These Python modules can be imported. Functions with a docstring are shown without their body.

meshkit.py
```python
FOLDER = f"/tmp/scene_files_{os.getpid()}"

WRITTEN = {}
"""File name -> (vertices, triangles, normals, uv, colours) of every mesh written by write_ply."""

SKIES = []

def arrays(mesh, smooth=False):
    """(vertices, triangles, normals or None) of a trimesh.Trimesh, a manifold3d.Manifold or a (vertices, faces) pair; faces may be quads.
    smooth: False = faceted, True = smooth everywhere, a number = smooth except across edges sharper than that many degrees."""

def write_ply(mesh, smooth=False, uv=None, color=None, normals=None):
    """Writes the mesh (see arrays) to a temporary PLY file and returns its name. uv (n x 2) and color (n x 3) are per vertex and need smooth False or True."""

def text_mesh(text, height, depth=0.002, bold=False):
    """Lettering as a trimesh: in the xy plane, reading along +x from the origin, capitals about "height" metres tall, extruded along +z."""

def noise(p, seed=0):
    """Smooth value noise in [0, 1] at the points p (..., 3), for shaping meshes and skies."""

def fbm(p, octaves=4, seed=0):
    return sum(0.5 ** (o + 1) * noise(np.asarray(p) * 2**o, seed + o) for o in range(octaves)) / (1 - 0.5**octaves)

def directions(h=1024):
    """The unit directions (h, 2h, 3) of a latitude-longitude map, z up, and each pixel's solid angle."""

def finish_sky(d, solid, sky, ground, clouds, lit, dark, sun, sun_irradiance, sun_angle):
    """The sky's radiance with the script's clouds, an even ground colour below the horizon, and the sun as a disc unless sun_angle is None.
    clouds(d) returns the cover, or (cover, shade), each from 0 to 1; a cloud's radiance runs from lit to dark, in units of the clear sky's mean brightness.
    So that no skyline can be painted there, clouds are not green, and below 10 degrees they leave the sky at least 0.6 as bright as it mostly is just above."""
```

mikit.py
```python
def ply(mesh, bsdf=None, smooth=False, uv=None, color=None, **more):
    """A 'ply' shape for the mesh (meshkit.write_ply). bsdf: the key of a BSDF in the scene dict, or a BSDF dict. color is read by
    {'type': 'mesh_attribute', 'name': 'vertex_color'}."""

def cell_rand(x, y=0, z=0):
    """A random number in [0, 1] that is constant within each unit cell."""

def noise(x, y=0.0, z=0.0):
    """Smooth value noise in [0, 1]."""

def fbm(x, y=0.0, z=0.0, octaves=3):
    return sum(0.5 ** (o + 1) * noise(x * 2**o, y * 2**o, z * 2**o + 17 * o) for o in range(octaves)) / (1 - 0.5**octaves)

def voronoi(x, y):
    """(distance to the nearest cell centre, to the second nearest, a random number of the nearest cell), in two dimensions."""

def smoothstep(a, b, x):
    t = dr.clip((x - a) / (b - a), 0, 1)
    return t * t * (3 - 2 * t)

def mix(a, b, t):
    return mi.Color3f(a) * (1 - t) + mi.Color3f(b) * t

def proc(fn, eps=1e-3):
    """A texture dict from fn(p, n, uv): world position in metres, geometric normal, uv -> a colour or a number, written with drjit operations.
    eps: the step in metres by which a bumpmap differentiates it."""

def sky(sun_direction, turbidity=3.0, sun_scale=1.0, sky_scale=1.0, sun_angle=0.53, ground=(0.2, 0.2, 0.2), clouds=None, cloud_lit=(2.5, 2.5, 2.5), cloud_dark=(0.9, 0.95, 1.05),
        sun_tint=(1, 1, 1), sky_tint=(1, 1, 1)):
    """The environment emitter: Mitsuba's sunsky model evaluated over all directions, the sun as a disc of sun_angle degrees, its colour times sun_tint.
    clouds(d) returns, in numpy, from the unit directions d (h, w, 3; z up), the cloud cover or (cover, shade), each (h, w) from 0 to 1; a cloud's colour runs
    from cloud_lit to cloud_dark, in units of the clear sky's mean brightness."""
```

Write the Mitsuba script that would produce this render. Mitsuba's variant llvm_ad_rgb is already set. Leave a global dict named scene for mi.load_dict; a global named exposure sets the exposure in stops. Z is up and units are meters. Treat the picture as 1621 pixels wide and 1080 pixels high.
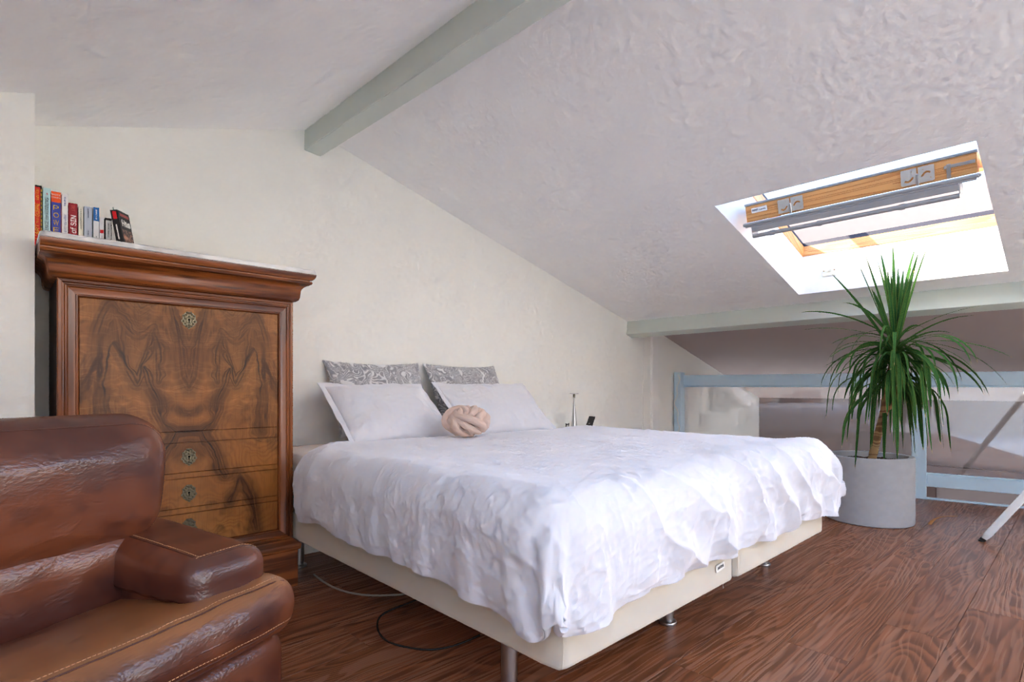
import math, random
import numpy as np, trimesh, manifold3d
import drjit as dr
import mitsuba as mi
import mikit, meshkit
from mikit import proc, noise, fbm, voronoi, cell_rand, smoothstep, mix
from shapely.geometry import Polygon, Point, box as sbox
from shapely.ops import unary_union

# ------------------------------------------------------------------ camera, sky, exposure
T = mi.ScalarTransform4f
FOCAL, CX, CY, EYE = 867.0, 810.0, 612.0, 0.92      # pixels of a 1621 x 1080 frame; metres
AZ = math.radians(46.6)
scene, labels = {}, {}
scene['camera'] = {
    'type': 'perspective', 'fov_axis': 'x', 'fov': 2 * math.degrees(math.atan(810.5 / FOCAL)),
    'principal_point_offset_x': (CX - 810.5) / 1621, 'principal_point_offset_y': (540 - CY) / 1080,
    'near_clip': 0.05, 'far_clip': 200.0,
    'to_world': T().look_at(origin=[0, 0, EYE], target=[math.cos(AZ), math.sin(AZ), EYE], up=[0, 0, 1])}
scene['sky'] = mikit.sky([-0.99, 1.40, 1.30], turbidity=5.0, sun_scale=0.6, sky_scale=1.0, sky_tint=(0.955, 1.0, 1.045), sun_tint=(0.92, 0.98, 1.05), ground=(0.5, 0.5, 0.5))
exposure = 5.08

# ------------------------------------------------------------------ helpers
def lin(r, g, b):
    return [((v / 255 + 0.055) / 1.055) ** 2.4 if v > 10 else v / 255 / 12.92 for v in (r, g, b)]

def rgb(c):
    return {'type': 'rgb', 'value': [float(x) for x in c]}

def mat(key, color, rough=0.6, spec=0.3, **kw):
    """One material of the scene: color is an sRGB triple or a texture dict."""
    bump = kw.pop('bump', None)
    kw_one = kw.pop('one_sided', False)
    c = color if isinstance(color, dict) else rgb(lin(*color))
    b = {'type': 'principled', 'base_color': c, 'roughness': rough, 'specular': spec, **kw}
    if bump is not None:
        fn, sc, eps = bump
        b = {'type': 'bumpmap', 'arbitrary': proc(fn, eps), 'scale': sc, 'bsdf': b}
    scene[key] = b if kw_one else {'type': 'twosided', 'bsdf': b}
    return key

counts = {}
def numbered(name):
    n = counts.get(name, -1) + 1
    counts[name] = n
    return name if n == 0 else f'{name}_{n:03d}'

def put(name, mesh, bsdf, parent=None, smooth=False, to_world=None, uv=None, kind=None, label=None, ready=None):
    """One shape of the scene under a key of its own: parent + '__' + name."""
    key = numbered((parent + '__' if parent else '') + name)
    d = dict(ready) if ready is not None else mikit.ply(mesh, bsdf, smooth=smooth, uv=uv)
    if to_world is not None:
        d['to_world'] = to_world
    scene[key] = d
    if kind or label:
        labels[key] = {}
        if kind: labels[key]['kind'] = kind
        if label: labels[key]['label'] = label
    return key

def tag(key, label, cat, group=None, kind=None):
    labels[key] = {'label': label, 'category': cat}
    if group: labels[key]['group'] = group
    if kind: labels[key]['kind'] = kind
    return key

def thing(name, label, cat, group=None):
    return tag(numbered(name), label, cat, group)

def tm(v, f):
    m = trimesh.Trimesh(np.asarray(v, float), np.asarray(f, int), process=False)
    return m

def cat(*ms):
    ms = [m for m in ms if m is not None]
    return trimesh.util.concatenate(ms)

def hull(pts):
    return trimesh.convex.convex_hull(np.asarray(pts, float))

def cbox(x0, x1, y0, y1, z0, z1, c=0.003):
    """A box with chamfered edges."""
    c = min(c, (x1 - x0) / 2.2, (y1 - y0) / 2.2, (z1 - z0) / 2.2)
    P = []
    for x, sx in ((x0, 1), (x1, -1)):
        for y, sy in ((y0, 1), (y1, -1)):
            for z, sz in ((z0, 1), (z1, -1)):
                P += [(x, y + sy * c, z + sz * c), (x + sx * c, y, z + sz * c), (x + sx * c, y + sy * c, z)]
    return hull(P)

def frame_m(o, x, y, z):
    m = np.eye(4)
    m[:3, 0], m[:3, 1], m[:3, 2], m[:3, 3] = x, y, z, o
    return m

def moved(mesh, m):
    k = mesh.copy()
    k.apply_transform(m)
    return k

def tube(path, r, n=10, closed=False, up=None, flat=1.0):
    """A tube along a path; r a number or one radius per point."""
    P = np.asarray(path, float)
    N = len(P)
    R = np.broadcast_to(np.asarray(r, float), (N,))
    if closed:
        t = np.roll(P, -1, 0) - np.roll(P, 1, 0)
    else:
        t = np.gradient(P, axis=0)
    t /= np.linalg.norm(t, axis=1, keepdims=True) + 1e-12
    a = np.array(up if up is not None else ([0, 0, 1.] if abs(t[0, 2]) < .9 else [1., 0, 0]))
    fr = []
    for i in range(N):
        a = a - t[i] * (a @ t[i])
        a /= np.linalg.norm(a) + 1e-12
        fr.append(a.copy())
    fr = np.array(fr)
    if closed:    # spread the twist that is left over
        a = fr[-1] - t[0] * (fr[-1] @ t[0]); a /= np.linalg.norm(a)
        b0 = np.cross(t[0], fr[0])
        ang = math.atan2(a @ b0, a @ fr[0])
        for i in range(N):
            w = -ang * i / N
            b = np.cross(t[i], fr[i])
            fr[i] = fr[i] * math.cos(w) + b * math.sin(w)
    bi = np.cross(t, fr)
    th = np.arange(n) * 2 * np.pi / n
    V = P[:, None] + R[:, None, None] * (np.cos(th)[None, :, None] * fr[:, None] * flat + np.sin(th)[None, :, None] * bi[:, None])
    V = V.reshape(-1, 3)
    F = []
    for i in range(N if closed else N - 1):
        j = (i + 1) % N
        for k in range(n):
            l = (k + 1) % n
            F += [(i * n + k, i * n + l, j * n + l), (i * n + k, j * n + l, j * n + k)]
    if not closed:
        V = np.vstack([V, P[:1], P[-1:]])
        for k in range(n):
            l = (k + 1) % n
            F += [(N * n, l, k), (N * n + 1, (N - 1) * n + k, (N - 1) * n + l)]
    m = tm(V, F)
    m.fix_normals() if N < 60 and not closed else None
    return m

def lathe(prof, n=48, cap=True):
    """Solid of revolution about z from (radius, height) pairs."""
    prof = np.asarray(prof, float)
    th = np.arange(n) * 2 * np.pi / n
    V = np.stack([prof[:, None, 0] * np.cos(th), prof[:, None, 0] * np.sin(th), np.broadcast_to(prof[:, None, 1], (len(prof), n))], -1).reshape(-1, 3)
    F = []
    for i in range(len(prof) - 1):
        for k in range(n):
            l = (k + 1) % n
            F += [(i * n + k, i * n + l, (i + 1) * n + l), (i * n + k, (i + 1) * n + l, (i + 1) * n + k)]
    return tm(V, F)

def grid_mesh(P, close_u=False):
    """A mesh from a (nu, nv, 3) array of points."""
    nu, nv = P.shape[:2]
    idx = np.arange(nu * nv).reshape(nu, nv)
    a, b, c, d = idx[:-1, :-1].ravel(), idx[1:, :-1].ravel(), idx[1:, 1:].ravel(), idx[:-1, 1:].ravel()
    return tm(P.reshape(-1, 3), np.vstack([np.stack([a, b, c], 1), np.stack([a, c, d], 1)]))

def rgrid(size, r, n=40):
    """A rounded box (size, corner radius) with n x n points per face, so that it can be displaced; centred at the origin."""
    h = np.asarray(size, float) / 2
    r = np.minimum(np.broadcast_to(np.asarray(r, float), 3), h * 0.999)
    s = np.linspace(-1, 1, n)
    V, F = [], []
    for ax in range(3):
        for sg in (-1, 1):
            A, B = np.meshgrid(s, s, indexing='ij')
            q = np.zeros((n, n, 3))
            q[..., ax], q[..., (ax + 1) % 3], q[..., (ax + 2) % 3] = sg, A, B
            m = grid_mesh(q)
            if sg < 0:
                m.faces = m.faces[:, ::-1]
            F.append(m.faces + sum(len(v) for v in V)); V.append(m.vertices)
    m = trimesh.Trimesh(np.vstack(V), np.vstack(F), process=False)
    m.merge_vertices()
    c = np.array(m.vertices) * h
    core = np.clip(c, -(h - r), h - r)
    d = (c - core) / r
    L = np.linalg.norm(d, axis=1, keepdims=True)
    m.vertices = core + d / np.maximum(L, 1e-9) * r
    return m

def push(m, f):
    """Moves the vertices along their normals by f(vertices, normals)."""
    k = m.copy()
    n = np.array(k.vertex_normals)
    k.vertices = np.array(k.vertices) + n * np.asarray(f(np.array(k.vertices), n))[:, None]
    return k

def prism(poly, h, m=None):
    e = trimesh.creation.extrude_polygon(poly, h, engine='earcut')
    return moved(e, m) if m is not None else e

def wavy(P, k=6.0, seed=0, octaves=3):
    return meshkit.fbm(np.asarray(P) * k, octaves, seed) * 2 - 1

def text_on(text, height, o, xd, yd, depth=0.0006, bold=False, center=True, width=None):
    """Lettering lying on a face: o the centre (or start), xd the reading direction, yd up."""
    m = meshkit.text_mesh(text, height, depth, bold)
    b = m.bounds
    if center:
        m.apply_translation([-(b[0, 0] + b[1, 0]) / 2, -(b[0, 1] + b[1, 1]) / 2, 0])
    if width:
        m.apply_scale([width / (b[1, 0] - b[0, 0]), 1, 1])
    xd, yd = np.asarray(xd, float), np.asarray(yd, float)
    return moved(m, frame_m(o, xd, yd, np.cross(xd, yd)))

# ------------------------------------------------------------------ materials
def rough_cast(p, n, uv):
    return noise(p.x * 66, p.y * 66, p.z * 66) + 0.5 * noise(p.x * 140, p.y * 140, p.z * 140)
mat('wall_paint', (234, 234, 228), 0.85, 0.15, bump=(rough_cast, 0.0030, 0.002))
mat('ceiling_paint', (232, 232, 232), 0.85, 0.15, bump=(rough_cast, 0.0030, 0.002))
mat('darkened_white', (176, 165, 163), 0.9, 0.1)  # white surface with the shade beyond the railing put into its colour
mat('shaded_far_wall', (112, 102, 101), 0.9, 0.1)  # darker still: shade of the void put into the colour
mat('bounce_floor', (214, 212, 206), 0.8, 0.15)  # for the added floor that keeps bounced sunlight from turning pink
mat('smooth_white', (236, 235, 231), 0.5, 0.3)
mat('beam_paint', (196, 204, 197), 0.5, 0.3)
mat('rail_paint', (192, 217, 233), 0.42, 0.4)
mat('dark_ledge', (70, 55, 52), 0.6, 0.2)
mat('steel', (190, 190, 190), 0.28, 0.5, metallic=1.0)
mat('aluminium', (158, 161, 164), 0.4, 0.5, metallic=0.25)
mat('zinc', (214, 214, 208), 0.35, 0.5, metallic=0.7)
mat('black_plastic', (26, 25, 24), 0.45, 0.4)
mat('seal_black', (40, 42, 58), 0.6, 0.3)
scene['pane_glass'] = {'type': 'thindielectric', 'int_ior': 1.5}
scene['rail_glass'] = {'type': 'thindielectric', 'int_ior': 2.4}

PLANK_L, PLANK_W, PLANK_Y0 = 1.5, 0.2, 0.154
def floor_wood(p, n, uv):
    row = dr.floor((p.y - PLANK_Y0) / PLANK_W)
    f = 0.963 - 0.29 * row
    off = PLANK_L * (f - dr.floor(f))
    col = dr.floor((p.x - off) / PLANK_L)
    r1, r2 = cell_rand(row, col, 3), cell_rand(row, col, 9)
    yl = p.y - PLANK_Y0 - row * PLANK_W
    x, y = p.x + 7.3 * r1, yl + 3.1 * r2
    g = fbm(x * 0.75, y * 7.0, r1 * 40, 2) + 0.10 * noise(x * 7, y * 16, 5 + r2)
    ring = g * (13 + 8 * r2) + 0.25 * noise(x * 10, y * 90)
    w = ring - dr.floor(ring)
    dark = smoothstep(0.0, 0.75, w) * (1 - smoothstep(0.80, 1.0, w))
    pore = smoothstep(0.45, 0.75, noise(x * 5 + 6 * g, y * 190 + ring * 2.0)) * (0.35 + 0.65 * noise(x * 1.4, y * 9, 8))
    streak = fbm(x * 2.2, y * 45, 5 + r1, 2)
    base = mix(lin(114, 66, 40), lin(148, 93, 61), streak * 0.7 + 0.3 * r1)
    c = mix(base, lin(58, 32, 24), dark * (0.24 + 0.46 * noise(x * 1.3, y * 6, 3)))
    return mix(c, lin(168, 124, 98), pore * 0.62)
def floor_relief(p, n, uv):
    return noise(p.x * 8, p.y * 260)
mat('floor_laminate', proc(floor_wood), 0.34, 0.32, bump=(floor_relief, 0.0006, 0.001))

def pine(p, n, uv):
    g = fbm(p.y * 1.1, p.z * 30 + p.x * 16, 3.0, 2)
    w = g * 6 - dr.floor(g * 6)
    return mix(lin(222, 166, 104), lin(188, 122, 66), smoothstep(0.2, 0.9, w) * 0.8)
mat('pine_wood', proc(pine), 0.45, 0.35)

# ------------------------------------------------------------------ the room
def struct(name, mesh, bsdf, smooth=False, label=None, parent=None):
    key = put(name, mesh, bsdf, parent, smooth)
    labels[key] = {'kind': 'structure'}
    if label: labels[key]['label'] = label
    return key

YW = 2.96                                            # the gable wall behind the bed
RAIL_A, RAIL_B = np.array([5.15, YW]), np.array([5.62, 0.34])
rd = (RAIL_B - RAIL_A) / np.linalg.norm(RAIL_B - RAIL_A)       # along the railing, towards the viewer's right
rn = np.array([rd[1], -rd[0]])                                  # towards the room
RAIL_END = RAIL_A + rd * 8.09
struct('wall_back', trimesh.creation.box(bounds=[[0.1, YW, -2.6], [7.4, YW + 0.15, 3.0]]), 'wall_paint', label='white roughcast gable wall behind the bed')
struct('wall_left', trimesh.creation.box(bounds=[[-2.4, 2.624, -0.1], [0.106, YW + 0.15, 3.0]]), 'wall_paint', label='white roughcast wall projection left of the secretary desk')
struct('wall_side', trimesh.creation.box(bounds=[[-2.4, -5.2, -0.1], [-2.2, 2.7, 3.0]]), 'wall_paint')
FW = [(0.45, 0.05, 2.05, 1.85)]      # unseen glazed doors added behind the viewer for more daylight: x0, z0, x1, z1
fpoly = sbox(-2.4, -2.6, 7.4, 3.0)
for w in FW: fpoly = fpoly.difference(sbox(*w))
struct('wall_front', prism(fpoly, 0.2, frame_m([0, -5.0, 0], [1, 0, 0], [0, 0, 1], [0, -1, 0])), 'darkened_white')  # unseen wall, colour darkened to cut light bounced onto the bed foot
wr = struct('wall_right', trimesh.creation.box(bounds=[[7.2, -5.1, -2.6], [7.4, 3.1, 3.0]]), 'shaded_far_wall', label='wall beyond the glazed railing')
struct('dark_ledge', cbox(7.12, 7.22, -5.0, YW, -0.06, 0.09, 0.006), 'dark_ledge', parent=wr, label='dark ledge on the wall beyond the railing')
for y0, y1 in ((1.12, 1.34), (0.16, 0.30)):
    struct('shutter', cbox(7.15, 7.21, y0, y1, -2.4, -0.10, 0.006), 'dark_ledge', parent=wr)
struct('floor_lower', trimesh.creation.box(bounds=[[5.0, -5.1, -2.7], [7.4, 3.1, -2.5]]), 'shaded_far_wall')

th = math.atan(0.27328)
RS, RN, RO = np.array([math.cos(th), 0, -math.sin(th)]), np.array([math.sin(th), 0, math.cos(th)]), np.array([1.284, 0, 2.338])
tl = math.atan(0.30415)
LS, LN = np.array([-math.cos(tl), 0, -math.sin(tl)]), np.array([-math.sin(tl), 0, math.cos(tl)])
YD = np.array([0, 1.0, 0])
def slope(o, s, n, s0, s1, holes, thick):
    """A roof slope: (s, y) outline with openings, thick outwards."""
    ya, yb = (-5.15, 3.05) if np.linalg.det(frame_m(o, s, YD, n)[:3, :3]) > 0 else (-3.05, 5.15)
    poly = Polygon([(s0, ya), (s1, ya), (s1, yb), (s0, yb)])
    for h in holes:
        poly = poly.difference(sbox(*h))
    e = trimesh.creation.extrude_polygon(poly, thick, engine='earcut')
    m = frame_m(o, s, YD, n)
    if np.linalg.det(m[:3, :3]) < 0:
        m = frame_m(o, s, -YD, n)
    return moved(e, m)
SX0, SX1 = (2.863 - 1.284) / math.cos(th), (4.11 - 1.284) / math.cos(th)
REV = 0.29
W1 = (SX0, 0.318, SX1, 1.415)
W2 = (0.4, -1.45, 2.7, -0.2)
W3 = (0.4, -2.9, 2.7, -1.65)  # unseen opening added for more daylight
W4 = (0.4, -4.35, 2.7, -3.1)  # further unseen opening, added to brighten the room
# the left slope is mirrored in y by its frame, so its openings are given with y negated
L1, L2, L3 = (0.35, -0.1, 2.9, 1.2), (0.35, 1.4, 2.9, 2.7), (0.35, 2.9, 2.9, 4.2)  # unseen roof openings added to light the room from the left
struct('ceiling', slope(RO, RS, RN, -0.05, (4.34 - 1.284) / math.cos(th), [W1, W2, W3, W4], REV), 'ceiling_paint', label='white roughcast sloping ceiling right of the ridge beam')
struct('ceiling', slope(RO, LS, LN, -0.05, 3.9, [L1, L2, L3], 0.2), 'ceiling_paint', label='white roughcast sloping ceiling left of the ridge beam')
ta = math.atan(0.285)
struct('ceiling', slope(np.array([4.30, 0, 1.602]), np.array([math.cos(ta), 0, -math.sin(ta)]), np.array([math.sin(ta), 0, math.cos(ta)]), 0, 3.3, [], 0.2), 'darkened_white', label='low sloping ceiling beyond the railing')

def plaster(parent, o, ud, vd, nd, us, vs, bsdf, seed, hole=None, amp=0.0044):
    """The roughcast skin of a wall or ceiling: a fine relief standing proud of the plane (o; ud, vd) towards nd, level at its rims."""
    U, V = np.meshgrid(us, vs, indexing='ij')
    q = np.stack([U, V, U * 0 + seed], -1)
    d = 0.62 * meshkit.noise(q * [44, 44, 1], seed) + 0.38 * meshkit.noise(q * [88, 88, 1], seed + 1)
    d = np.clip((d - 0.30) * 1.7, 0, 1)
    rim = np.minimum(np.minimum(U - us[0], us[-1] - U), np.minimum(V - vs[0], vs[-1] - V))
    if hole:
        a, b, c, e = hole
        rim = np.minimum(rim, np.maximum(np.maximum(a - U, U - c), np.maximum(b - V, V - e)))
    fade = np.clip(rim / 0.02, 0, 1)
    P = o + U[..., None] * ud + V[..., None] * vd + (0.0002 + amp * d * fade)[..., None] * nd
    m = grid_mesh(P)
    if hole:
        c_ = np.stack([U, V], -1).reshape(-1, 2)[m.faces].mean(1)
        m.update_faces(~((c_[:, 0] > a) & (c_[:, 0] < c) & (c_[:, 1] > b) & (c_[:, 1] < e)))
        m.remove_unreferenced_vertices()
    if np.dot(m.face_normals[0], nd) < 0:
        m.invert()
    put('plaster', m, bsdf, parent, smooth=True)
def span(a, b, step, cuts=()):
    e = [a, *[c for c in cuts if a < c < b], b]
    return np.concatenate([np.linspace(x, y, max(2, int(round((y - x) / step)) + 1))[(0 if i == 0 else 1):] for i, (x, y) in enumerate(zip(e[:-1], e[1:]))])
Z3 = np.zeros(3)
plaster('wall_back', np.array([0, YW, 0.0]), np.array([1.0, 0, 0]), np.array([0, 0, 1.0]), np.array([0, -1.0, 0]), span(0.104, 4.64, 0.0085), span(0.35, 2.36, 0.0085), 'wall_paint', 3)
plaster('wall_left', np.array([0, 2.624, 0.0]), np.array([1.0, 0, 0]), np.array([0, 0, 1.0]), np.array([0, -1.0, 0]), span(-0.5, 0.106, 0.0085), span(0.3, 2.05, 0.0085), 'wall_paint', 5)
plaster('ceiling', RO, RS, YD, -RN, span(0.02, 3.06, 0.0085, (W1[0], W1[2])), span(-0.1, YW, 0.0085, (W1[1], W1[3])), 'ceiling_paint', 7, W1)
plaster('ceiling_001', RO, LS, YD, -LN, span(0.02, 1.75, 0.0085), span(1.2, YW, 0.0085), 'ceiling_paint', 9)

def bar_between(c0, c1, prof):
    """A straight beam: the same (x, z) outline about two (x, y, z) ends."""
    n = len(prof)
    V = np.array([[c0[0] + a, c0[1], c0[2] + b] for a, b in prof] + [[c1[0] + a, c1[1], c1[2] + b] for a, b in prof])
    return hull(V)
ridge = [(0.0, 0.004), (0.004, 0.0), (0.090, -0.008), (0.095, -0.004), (0.095, 0.22), (0.0, 0.22)]
struct('ceiling_beam', bar_between((1.232, YW, 2.212), (1.538, -5.05, 2.203), ridge), 'beam_paint', label='sage grey ridge beam under the ceiling')
purl = [(0.0, 0.004), (0.020, 0.129), (0.07, 0.25), (0.155, 0.20), (0.094, -0.024), (0.089, -0.026), (0.004, 0.0)]
struct('ceiling_beam', bar_between((4.248, YW, 1.399), (4.248, -5.05, 1.399), purl), 'beam_paint', label='pale green purlin below the roof window')
struct('trim_1', cbox(4.655, 4.765, YW - 0.022, YW + 0.01, 0.0, 1.46, 0.008), 'smooth_white', label='white vertical strip on the gable wall beside the railing post')
struct('trim_2', cbox(4.52, 4.60, YW - 0.006, YW + 0.01, 0.0, 1.46, 0.003), 'wall_paint')

# the floor: one entry per plank, cut along the railing
fl = struct('floor', trimesh.creation.box(bounds=[[-2.4, -5.1, -0.14], [5.0, 3.1, -0.0125]]), 'dark_ledge', label='dark red-brown wood plank floor')
edge_poly = Polygon([(-2.25, -0.846), (5.85, -0.846), (RAIL_A[0] + 0.04, RAIL_A[1]), (-2.25, YW + 0.01)])
def plank_mesh(poly):
    g = 0.0007
    top, low = poly.buffer(-g - 0.0012, join_style=2), poly.buffer(-g, join_style=2)
    if low.is_empty or top.is_empty or low.geom_type != 'Polygon':
        return None
    a, b = np.array(low.exterior.coords)[:-1], np.array(top.exterior.coords)[:-1]
    return hull(np.vstack([np.c_[a, np.full(len(a), -0.012)], np.c_[a, np.full(len(a), -0.0014)], np.c_[b, np.zeros(len(b))]]))
whole = mikit.ply(plank_mesh(sbox(0, 0, PLANK_L, PLANK_W)), 'floor_laminate')
for row in range(-5, 15):
    f = 0.963 - 0.29 * row
    off = PLANK_L * (f - math.floor(f))
    y0 = PLANK_Y0 + row * PLANK_W
    for col in range(-3, 5):
        x0 = off + col * PLANK_L
        full = sbox(x0, y0, x0 + PLANK_L, y0 + PLANK_W)
        cut = full.intersection(edge_poly)
        if cut.area < 0.002 or cut.geom_type != 'Polygon':
            continue
        if cut.area > 0.9999 * full.area:
            put('plank', None, None, fl, ready=whole, to_world=T().translate([x0, y0, 0]))
        else:
            m = plank_mesh(cut)
            if m is not None:
                put('plank', m, 'floor_laminate', fl)
struct('floor', prism(Polygon([(-2.3, -5.05), (RAIL_END[0] + 0.03, -5.05), (RAIL_END[0] + 0.03, RAIL_END[1]), (5.85, -0.848), (-2.3, -0.848)]), 0.012, frame_m([0, 0, -0.012], [1, 0, 0], [0, 1, 0], [0, 0, 1])), 'bounce_floor', label='unseen pale floor added behind the viewer to bounce neutral light')
slab = Polygon([(4.9, -5.05), (RAIL_END[0] + 0.03, -5.05), (RAIL_END[0] + 0.03, RAIL_END[1]), (RAIL_A[0] + 0.03, RAIL_A[1]), (4.9, YW)])
struct('floor_edge', prism(slab, 0.13, frame_m([0, 0, -0.1425], [1, 0, 0], [0, 1, 0], [0, 0, 1])), 'smooth_white', parent=fl)

# ------------------------------------------------------------------ roof windows
def on_roof(s, y, n=0.0):
    return RO + RS * s + YD * y + RN * n
def roof_frame(w, n0, n1, t):
    """Four timber members lining an opening, standing n0..n1 above the ceiling, t wide outwards."""
    s0, y0, s1, y1 = w
    e = prism(sbox(s0 - t, y0 - t, s1 + t, y1 + t).difference(sbox(s0 + 0.004, y0 + 0.004, s1 - 0.004, y1 - 0.004)), n1 - n0)
    m = frame_m(on_roof(0, 0, n0), RS, YD, RN)
    return moved(e, m)
win = 'window_1'
labels[win] = {'kind': 'structure', 'label': 'pine roof window tilted open above the plant'}
put('outer_frame', roof_frame(W1, REV - 0.001, REV + 0.075, 0.05), 'pine_wood', win, label='pine frame of the roof window')
put('cladding', roof_frame((W1[0] - 0.012, W1[1] - 0.012, W1[2] + 0.012, W1[3] + 0.012), REV + 0.075, REV + 0.11, 0.06), 'seal_black', win)
# the sash turns about its middle, its top edge hanging into the room
sa = math.atan2(0.28, 0.96)
SD, SN = np.array([math.cos(sa), 0, math.sin(sa)]), np.array([-math.sin(sa), 0, math.cos(sa)])   # from the top edge outwards; upwards
SO = np.array([3.145, 0, 1.862])                                                                 # underside of the top edge
Y0, Y1 = 0.345, 1.362
def on_sash(a, y, h):
    return SO + SD * a + YD * y + SN * h
SM = frame_m(SO, SD, YD, SN)
def sbx(a0, a1, y0, y1, h0, h1, c=0.003):
    return moved(cbox(a0, a1, y0, y1, h0, h1, c), SM)
sash = put('sash', cat(sbx(0, 0.055, Y0, Y1, 0, 0.088), sbx(0.055, 1.12, Y0, Y0 + 0.05, 0.02, 0.088), sbx(0.055, 1.12, Y1 - 0.05, Y1, 0.02, 0.088), sbx(1.10, 1.17, Y0, Y1, 0.01, 0.088)), 'pine_wood', win, label='pine sash hanging open, seen edge-on')
put('pane', grid_mesh(np.array([[on_sash(0.05, Y0 + 0.04, 0.06), on_sash(0.05, Y1 - 0.04, 0.06)], [on_sash(1.11, Y0 + 0.04, 0.06), on_sash(1.11, Y1 - 0.04, 0.06)]])), 'pane_glass', sash)
put('cover_strip', sbx(-0.004, 0.06, Y0 - 0.003, Y1 + 0.003, 0.088, 0.101), 'aluminium', sash, label='grey metal edge on top of the sash')
put('ventilation_bar', cat(sbx(-0.035, 0.02, Y0 - 0.012, Y1 + 0.012, -0.022, -0.002, 0.006), sbx(-0.03, -0.022, Y0, Y1, -0.03, -0.02, 0.002)), 'aluminium', sash, label='aluminium ventilation bar along the sash')
bl = put('blind_rail', cat(sbx(-0.03, 0.045, Y0 + 0.06, Y1 - 0.035, -0.052, -0.044, 0.003), sbx(-0.034, -0.028, Y0 + 0.06, Y1 - 0.035, -0.060, -0.030, 0.002),
   sbx(-0.03, 0.05, Y0 + 0.058, Y0 + 0.062, -0.075, -0.03), sbx(-0.03, 0.05, Y1 - 0.037, Y1 - 0.033, -0.075, -0.03)), 'aluminium', sash, label='aluminium plate under the sash')
put('handle_tube', cat(tube([on_sash(-0.022, Y0 + 0.06, -0.082), on_sash(-0.022, Y1 - 0.035, -0.082)], 0.011, 14),
   *[tube([on_sash(-0.022, y - 0.012, -0.082), on_sash(-0.022, y + 0.012, -0.082)], 0.014, 14) for y in (0.62, 0.98, 1.22)]), 'aluminium', sash, smooth=40, label='round grey handle tube')
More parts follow.
